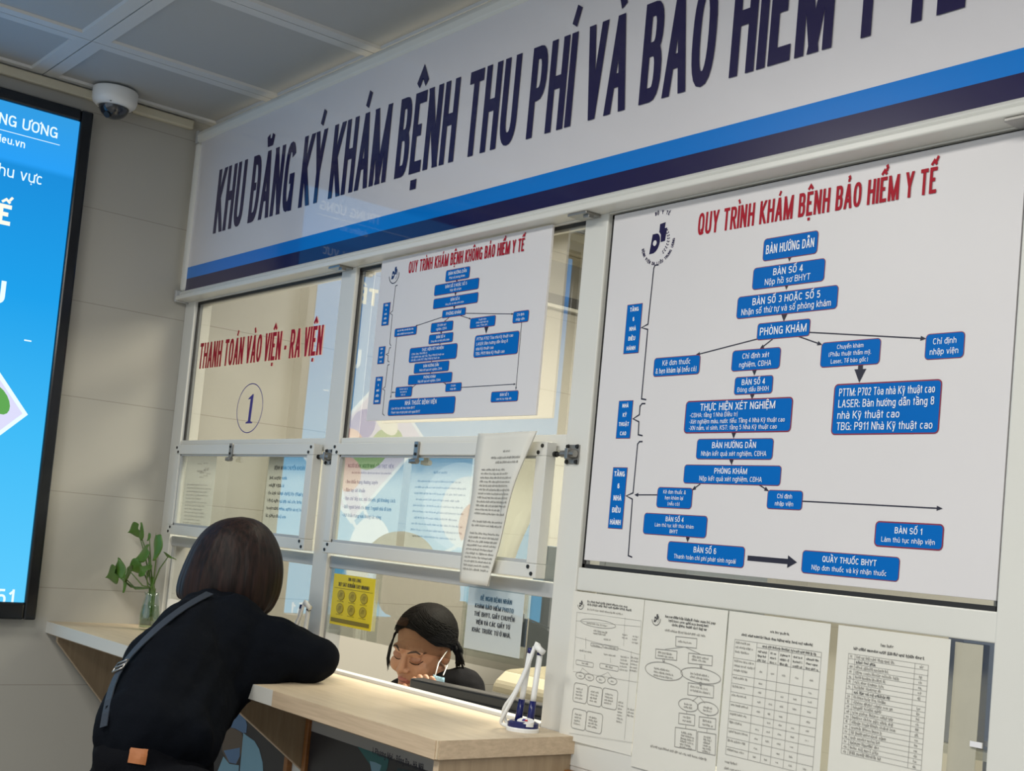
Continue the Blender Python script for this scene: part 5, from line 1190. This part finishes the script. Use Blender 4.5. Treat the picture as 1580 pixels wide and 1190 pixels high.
# hair: a chin-length bob hanging from the crown
c0 = hd; dpt = (c0-CAM).dot(fw)
def cpl(px, py): r = rt*((px-CX)/FPX)-up*((py-CY)/FPX)+fw; return CAM+r*dpt
Bk = Vector((fw.x, fw.y, 0)).normalized()
def bob():
    rows = [(374, 374, 797.5, 797.5), (352, 392, 799, 800), (334, 407, 805, 808), (318, 420, 816, 822), (305, 429, 832, 840), (294, 434.5, 852, 860), (286, 437, 872, 880), (280, 436, 890, 900), (277, 433, 906, 918), (278, 427, 915, 934), (283, 416, 919, 947), (292, 402, 918, 946)]
    nth = 96; vs = []; fs = []; rnd = [random.uniform(-1, 1) for _ in range(nth)]
    for j, (xl, xr, yl, yr) in enumerate(rows):
        Lp, Rp = cpl(xl, yl), cpl(xr, yr); c = (Lp+Rp)/2; a = (Rp-Lp)/2; dep = a.length*(1.02 if j < 6 else .98)+(.0 if j else 0); v = j/(len(rows)-1)
        for i in range(nth):
            t = 2*math.pi*i/nth; rg = 1+(.010*math.sin(13*t+1)+.010*math.sin(29*t+2*v)+.010*rnd[i])*min(1, v*1.6)
            p = c-Bk*.028*max(0, (j-5)/6)+a*math.cos(t)*rg+Bk*math.sin(t)*dep*rg*(.95 if j < 8 else .90)
            if j >= 8: p = p+Z*(.010*rnd[(i*7) % nth]*(j-7)/4)-Z*.012*max(0, -math.sin(t))*(j == 10)
            vs.append(p)
    for j in range(len(rows)-1):
        for i in range(nth): fs.append((j*nth+i, j*nth+(i+1) % nth, (j+1)*nth+(i+1) % nth, (j+1)*nth+i))
    m = MB(); m.add(vs, fs); return m
hm = bpy.data.materials.new('dark_brown_hair'); hm.use_nodes = True; nt = hm.node_tree; b_ = nt.nodes['Principled BSDF']
tc = nt.nodes.new('ShaderNodeTexCoord'); mp = nt.nodes.new('ShaderNodeMapping'); mp.inputs['Scale'].default_value = (70, 70, 3); nz = nt.nodes.new('ShaderNodeTexNoise'); nz.inputs['Scale'].default_value = 1.6; nz.inputs['Detail'].default_value = 6
cr = nt.nodes.new('ShaderNodeValToRGB'); cr.color_ramp.elements[0].position = .35; cr.color_ramp.elements[1].position = .72; cr.color_ramp.elements[0].color = (.005, .003, .003, 1); cr.color_ramp.elements[1].color = (.030, .014, .011, 1)
bp = nt.nodes.new('ShaderNodeBump'); bp.inputs['Strength'].default_value = .6; bp.inputs['Distance'].default_value = .003
nt.links.new(tc.outputs['Object'], mp.inputs[0]); nt.links.new(mp.outputs[0], nz.inputs[0]); nt.links.new(nz.outputs[0], cr.inputs[0]); nt.links.new(cr.outputs[0], b_.inputs['Base Color']); nt.links.new(nz.outputs[0], bp.inputs['Height']); nt.links.new(bp.outputs[0], b_.inputs['Normal'])
b_.inputs['Roughness'].default_value = .52; b_.inputs['Specular IOR Level'].default_value = .22
ho = obj('hair', bob(), hm, cu, smooth=True)
ss = ho.modifiers.new('sub', 'SUBSURF'); ss.levels = ss.render_levels = 1
# loose strands along the hem
sm_ = MB()
for k in range(60):
    t = random.uniform(0, 1); px_ = 283+t*128; py_ = 911+t*30
    a = cpl(px_, py_-22)-Bk*.085*math.sin(math.pi*min(1, max(0, t)))*random.uniform(.9, 1.05); b = cpl(px_+random.uniform(-3, 2)+(-4 if t > .8 else 0), py_+random.uniform(0, 7))-Bk*.080*math.sin(math.pi*t)
    sm_.tube([a, (a+b)/2+Bk*-.002, b], [.0022, .0018, .0004], 5)
obj('hair_strands', sm_, hm, cu, smooth=True)
# shoulder strap with buckle, jeans patch
tr = bvh(sw); sp_ = [(322, 921), (300, 931), (282, 943), (264, 957), (247, 971), (230, 987), (214, 1004), (200, 1020), (190, 1035), (182, 1048), (176, 1062), (171, 1082), (168, 1104), (165, 1122)]
pts = [hit(tr, *p) for p in sp_]; pts = [(p, n) for p, n in pts if p is not None]
def ribbon(pts, wd, th):
    P = [p+n*th for p, n in pts]; N = [n for p, n in pts]
    for _ in range(3): P = [P[0]]+[(P[i-1]+P[i]*2+P[i+1])/4 for i in range(1, len(P)-1)]+[P[-1]]; N = [N[0]]+[((N[i-1]+N[i]*2+N[i+1])/4).normalized() for i in range(1, len(N)-1)]+[N[-1]]
    vs = []; fs = []
    for i, p in enumerate(P):
        t = (P[min(i+1, len(P)-1)]-P[max(0, i-1)]).normalized(); s = t.cross(N[i]).normalized()*wd/2; h = N[i]*.0025
        vs += [p-s, p+s, p+s+h, p-s+h]
    for i in range(len(P)-1):
        for k in range(4): fs.append((i*4+k, i*4+(k+1) % 4, i*4+4+(k+1) % 4, i*4+4+k))
    fs += [(3, 2, 1, 0), tuple(len(vs)-4+k for k in range(4))]
    m = MB(); m.add(vs, fs); return m, P, N
m_, P, N = ribbon(pts, .0185, .0075)
so = obj('bag_strap', m_, M['strap'], cu, fix=True)
bi = min(8, len(P)-2); p, n = P[bi], N[bi]
if p is not None:
    t = (P[bi+1]-P[bi-1]).normalized(); s = t.cross(n).normalized(); m_ = MB(); q_ = p+n*.005
    for a, b in ((-1, 1), (1, 1)):
        m_.tube([q_+s*.015*a-t*.013, q_+s*.015*a+t*.013], .0024, 6)
    for a in (-1, 0, 1): m_.tube([q_-s*.015+t*.013*a, q_+s*.015+t*.013*a], .0024, 6)
    obj('buckle', m_, M['steel'], so, smooth=True)
tr2 = bvh(je)
def patch_on(tree, quad, th, nm, m, par, n=6):
    vs = []; fs = []
    for s in (0, 1):
        for j in range(n+1):
            for i in range(n+1):
                u, v = i/n, j/n; px_ = (quad[0][0]*(1-u)+quad[1][0]*u)*(1-v)+(quad[3][0]*(1-u)+quad[2][0]*u)*v; py_ = (quad[0][1]*(1-u)+quad[1][1]*u)*(1-v)+(quad[3][1]*(1-u)+quad[2][1]*u)*v
                p, nn = hit(tree, px_, py_)
                if p is None: return None
                vs.append(p+nn*(.004+th*s))
    N_ = (n+1)**2
    for j in range(n):
        for i in range(n): a = j*(n+1)+i; fs += [(a, a+1, a+n+2, a+n+1), (N_+a, N_+a+n+1, N_+a+n+2, N_+a+1)]
    rim = [i for i in range(n+1)]+[(j+1)*(n+1)-1 for j in range(1, n+1)]+[N_-1-i for i in range(1, n+1)]+[(n-j)*(n+1) for j in range(1, n)]
    fs += [(rim[i], N_+rim[i], N_+rim[(i+1) % len(rim)], rim[(i+1) % len(rim)]) for i in range(len(rim))]
    m_ = MB(); m_.add(vs, fs); return obj(nm, m_, m, par, fix=True, smooth=False)
patch_on(tr2, [(202, 1154.5), (227.5, 1157.5), (223, 1181), (197.5, 1176.5)], .002, 'leather_patch', M['leather'], je)
# ---- the clerk at the desk behind the glass
HY = .36
hc = at(653, 1001, 1, HY)
CT = Matrix.Translation(hc)@Matrix.Rotation(math.radians(22), 4, 'Z')@Matrix.Rotation(math.radians(9), 4, 'Y')@Matrix.Rotation(math.radians(20), 4, 'X')
cnk = CT@Vector((0, .055, -.18)); csh = Vector((cnk.x, cnk.y+.02, cnk.z-.02))
fX = Vector((.93, .37, 0)); fF = Vector((.37, -.93, 0))
sR_, sL_ = at(622, 1082, 1, HY+.0), at(711, 1068, 1, HY+.08)
hp = Vector((csh.x-.02, csh.y+.10, .52)); cbase = Vector((hp.x, hp.y, 0))
fp = [at(639, 1049, 1, .262), at(647.5, 1045, 1, .258), at(656.5, 1045, 1, .256), at(666, 1047.5, 1, .258)]
wr = (fp[1]+fp[2])/2+Vector((.012, .035, -.105)); elb = Vector((wr.x+.10, wr.y+.02, .785))
wr2 = Vector((hc.x-.16, .30, .775)); elb2 = Vector((sR_.x-.03, sR_.y-.02, .80))
kn1, kn2 = hp+fF*.33-fX*.09, hp+fF*.33+fX*.09; kn1.z = kn2.z = .50
def clerk_arm(B, s=1.0, k=0):
    B.chain([sL_, elb, wr], [.050+k, .040+k, .028+k]).chain([sR_, elb2, wr2], [.050+k, .040+k, .028+k])
B = Body(); face(B, CT)
B.chain([hp, hp.lerp(csh, .6), csh], [.13, .115, .08]).cap(sR_, sL_, .05); clerk_arm(B)
B.cap(hp-fX*.09, hp+fX*.09, .10).chain([hp-fX*.09, kn1, Vector((kn1.x, kn1.y, .09))], [.085, .06, .045]).chain([hp+fX*.09, kn2, Vector((kn2.x, kn2.y, .09))], [.085, .06, .045])
for k_ in (kn1, kn2): B.cap(Vector((k_.x, k_.y, .04)), Vector((k_.x, k_.y, .035))+fF*.15, .036, .028)
for i, f in enumerate(fp):                                         # fingers curled up against the cheek
    kb = wr+Vector(((i-1.5)*.018*.645, (i-1.5)*.018*.764*.5, .055)); kn = f.lerp(kb, .55)+Vector((.012, -.014, .010))
    B.chain([wr+Vector(((i-1.5)*.007, 0, .0)), kb, kn, f], [.017, .0105, .0098, .0088])
th = at(624, 1059, 1, .262); B.chain([wr+Vector((-.02, -.005, .02)), wr.lerp(th, .6)+Vector((-.008, -.012, .004)), th], [.015, .0105, .0085])
hand(B, wr2, fF, -fX, (0, 0, -1), .5)
cl = B.done('person', [M['skin'], M['lips'], M['lid']], .0034, base=cbase, it=3)
tag(cl, 'seated clerk in a black jacket resting her cheek on her hand behind the glass', 'person')
Ti = CT.inverted()
for p in cl.data.polygons:
    c = Ti@(p.center+cbase)
    if c.y < -.080 and abs(c.x) < .0215 and (c.x/.0215)**2+((c.z+.0615)/.0105)**2 < 1: p.material_index = 1
    elif c.y < -.066 and ((abs(c.x)-.031)/.017)**2+((c.z-.004)/.010)**2 < 1: p.material_index = 2
tc_ = bvh(cl)
def onface(pts, r, nm, m, off=.0):
    P = []
    for x, z in pts:
        a = CT@Vector((x, -.25, z)); d = (CT.to_3x3()@Vector((0, 1, 0))).normalized(); h = tc_.ray_cast(a, d)
        if h[0] is not None: P.append(h[0]-d*off)
    if len(P) > 1: obj(nm, MB().tube(P, r[:len(P)], 6), m, cl, smooth=True)
for s in (-1, 1):
    onface([(s*.014, .0245), (s*.023, .029), (s*.034, .0305), (s*.045, .026), (s*.050, .021)], [.0018, .0030, .0030, .0022, .0010], 'eyebrow', M['brow'])
    onface([(s*.0155, -.003), (s*.023, -.0068), (s*.032, -.0082), (s*.041, -.0060), (s*.047, -.001)], [.0008, .0016, .0019, .0019, .0010], 'eyelashes', M['hairblack'])
    onface([(s*.0055, -.036), (s*.0105, -.0375), (s*.0145, -.035)], [.0012, .0019, .0010], 'nostril', M['brow'], -.0006)
onface([(-.019, -.0615), (-.008, -.0620), (0, -.0625), (.008, -.0620), (.019, -.0615)], [.0006, .0011, .0011, .0011, .0006], 'mouth_line', M['brow'])
# black hair drawn back from a side parting into a low tail
vs = []; fs = []; nth, nel = 72, 16
def hairline(az):                                                  # lower edge of the hair, degrees of elevation; az 0 = face, + = her left
    a = abs((az+180) % 360-180); s = 1 if ((az+180) % 360-180) > 0 else -1
    k = np.interp(a, [0, 18, 40, 62, 80, 100, 125, 180], [37, 35, 22, 4, -2, -14, -36, -52])
    return k
for i in range(nth):
    az = 360*i/nth; a = math.radians(az); el = hairline(az)
    for j in range(nel+1):
        e = math.radians(90+(el-90)*j/nel); thick = 1.0+.085*min(1, (nel-j)/3.5)+.02
        bump_ = 1+.010*math.sin(31*a+4*e)*min(1, j/4)
        x, y, z = math.sin(a)*math.cos(e), -math.cos(a)*math.cos(e), math.sin(e)
        vs.append(CT@Vector((x*.0765*thick*bump_, .012+y*.0935*thick*bump_, .033+z*.0865*thick*bump_)))
for i in range(nth):
    for j in range(nel): k = (i+1) % nth; fs.append((i*(nel+1)+j, k*(nel+1)+j, k*(nel+1)+j+1, i*(nel+1)+j+1))
m_ = MB(); m_.add(vs, fs); hb = obj('hair', m_, M['hairblack'], cl, smooth=True, fix=True)
so_ = hb.modifiers.new('thick', 'SOLIDIFY'); so_.thickness = .007; so_.offset = -1
def shell(az, el, k=1.108):
    a, e = math.radians(az), math.radians(el)
    return CT@Vector((math.sin(a)*math.cos(e)*.0765*k, .012-math.cos(a)*math.cos(e)*.0935*k, .033+math.sin(e)*.0865*k))
hs = MB()
for k in range(90):
    sd = 1 if k % 3 else -1; el0 = random.uniform(38, 88); az0 = -8+sd*2 if el0 < 75 else random.uniform(-30, 30)
    az1 = sd*random.uniform(85, 170); f_ = (el0-38)/50; el1 = random.uniform(-22, -5)
    mid_el = hairline(az0+(az1-az0)*.5)+5+f_*64
    Q_ = [shell(az0+(az1-az0)*t, max((1-t)**2*el0+2*t*(1-t)*mid_el+t*t*el1, hairline(az0+(az1-az0)*t)+2), 1.099+.006*math.sin(t*3)+random.uniform(0, .004)) for t in [i/9 for i in range(10)]]
    hs.tube(Q_, [.0008]+[.0014]*8+[.0008], 5)
obj('hair_locks', hs, M['hairblack'], hb, smooth=True)
tl = MB(); t0 = CT@Vector((.03, .10, -.015))
for k in range(26):
    e1 = at(random.uniform(703, 712), random.uniform(1003, 1010), 1, HY+.07); e2 = at(random.uniform(702, 718), random.uniform(1024, 1034), 1, HY+.07+random.uniform(-.015, .015))
    a = t0+Vector((random.uniform(-.012, .012), random.uniform(-.01, .01), random.uniform(-.012, .012))); tl.tube([a, e1, e2], [.007, .0065, .0006], 6)
obj('hair_tail', tl, M['hairblack'], hb, smooth=True)
obj('hair_tie', MB().lathe([(.017, -.006), (.021, 0), (.017, .006)], t0, 16), M['plastic_black'], hb, smooth=True)
lk = MB()
for k in range(7):
    a = CT@Vector((-.078+.001*k, -.020-.003*k, .040)); lk.tube([a, at(601+k*.5, 998, 1, HY-.04), at(597+k*.6, 1016, 1, HY-.045), at(597+k*.9, 1032+random.uniform(-6, 4), 1, HY-.045)], [.0030, .0022, .0016, .0004], 5)
obj('hair_strands', lk, M['hairblack'], hb, smooth=True)
# mask hanging from her left ear
ms = MB(); e0 = CT@Vector((.079, .006, .015)); e1 = at(671.5, 1043, 1, .29); ms.tube([e0, e0.lerp(e1, .5)+Vector((.004, -.012, 0)), e1], .0016, 6); ms.tube([CT@Vector((.079, .010, -.03)), at(684, 1042, 1, .30)], .0016, 6)
mk_ = MB(); qd = [at(669, 1041, 1, .285), at(686, 1046, 1, .31), at(684, 1066, 1, .31), at(667, 1064, 1, .275)]
vs = []
for j in range(5):
    for i in range(5):
        u, v = i/4, j/4; p = (qd[0]*(1-u)+qd[1]*u)*(1-v)+(qd[3]*(1-u)+qd[2]*u)*v; vs.append(p+Vector((.004*math.sin(v*14), -.006*math.sin(u*3.1)-.003*math.sin(v*14), 0)))
mk_.add(vs, [(j*5+i, j*5+i+1, j*5+i+6, j*5+i+5) for j in range(4) for i in range(4)])
mo_ = obj('face_mask', mk_, M['mask'], cl, smooth=True); tk = mo_.modifiers.new('t', 'SOLIDIFY'); tk.thickness = .002
obj('ear_loop', ms, M['plastic_white'], mo_, smooth=True)
B = Body()
B.chain([hp, hp.lerp(csh, .6), csh], [.155, .145, .105]).cap(sR_, sL_, .072).chain([csh, cnk-Z*.012], [.085, .066]); clerk_arm(B, k=.016)
B.cap(csh-fX*.04-Z*.03, csh+fX*.04-Z*.03, .085)
B.done('jacket', M['jacket'], .008, cl, it=4, noise=.012, nsc=.08)
B = Body()
B.cap(hp-fX*.09, hp+fX*.09, .115).chain([hp-fX*.09, kn1, Vector((kn1.x, kn1.y, .13))], [.10, .074, .06]).chain([hp+fX*.09, kn2, Vector((kn2.x, kn2.y, .13))], [.10, .074, .06])
B.done('trousers', M['jeans'], .010, cl, it=3)
ch = thing('office_chair', 'black office chair under the seated clerk, hidden behind the counter', 'chair', (hp.x, hp.y, 0))
obj('seat', MB().box(hp.x-.22, hp.x+.22, hp.y-.20, hp.y+.22, .355, .40), M['plastic_black'], ch, bevel=.015)
obj('column', MB().tube([(hp.x, hp.y, .05), (hp.x, hp.y, .355)], .025, 12), M['steel'], ch)
bs = MB()
for k in range(5): t = 2*math.pi*k/5; bs.tube([(hp.x, hp.y, .06), (hp.x+.27*math.cos(t), hp.y+.27*math.sin(t), .03)], [.025, .016], 8)
obj('base', bs, M['plastic_black'], ch)
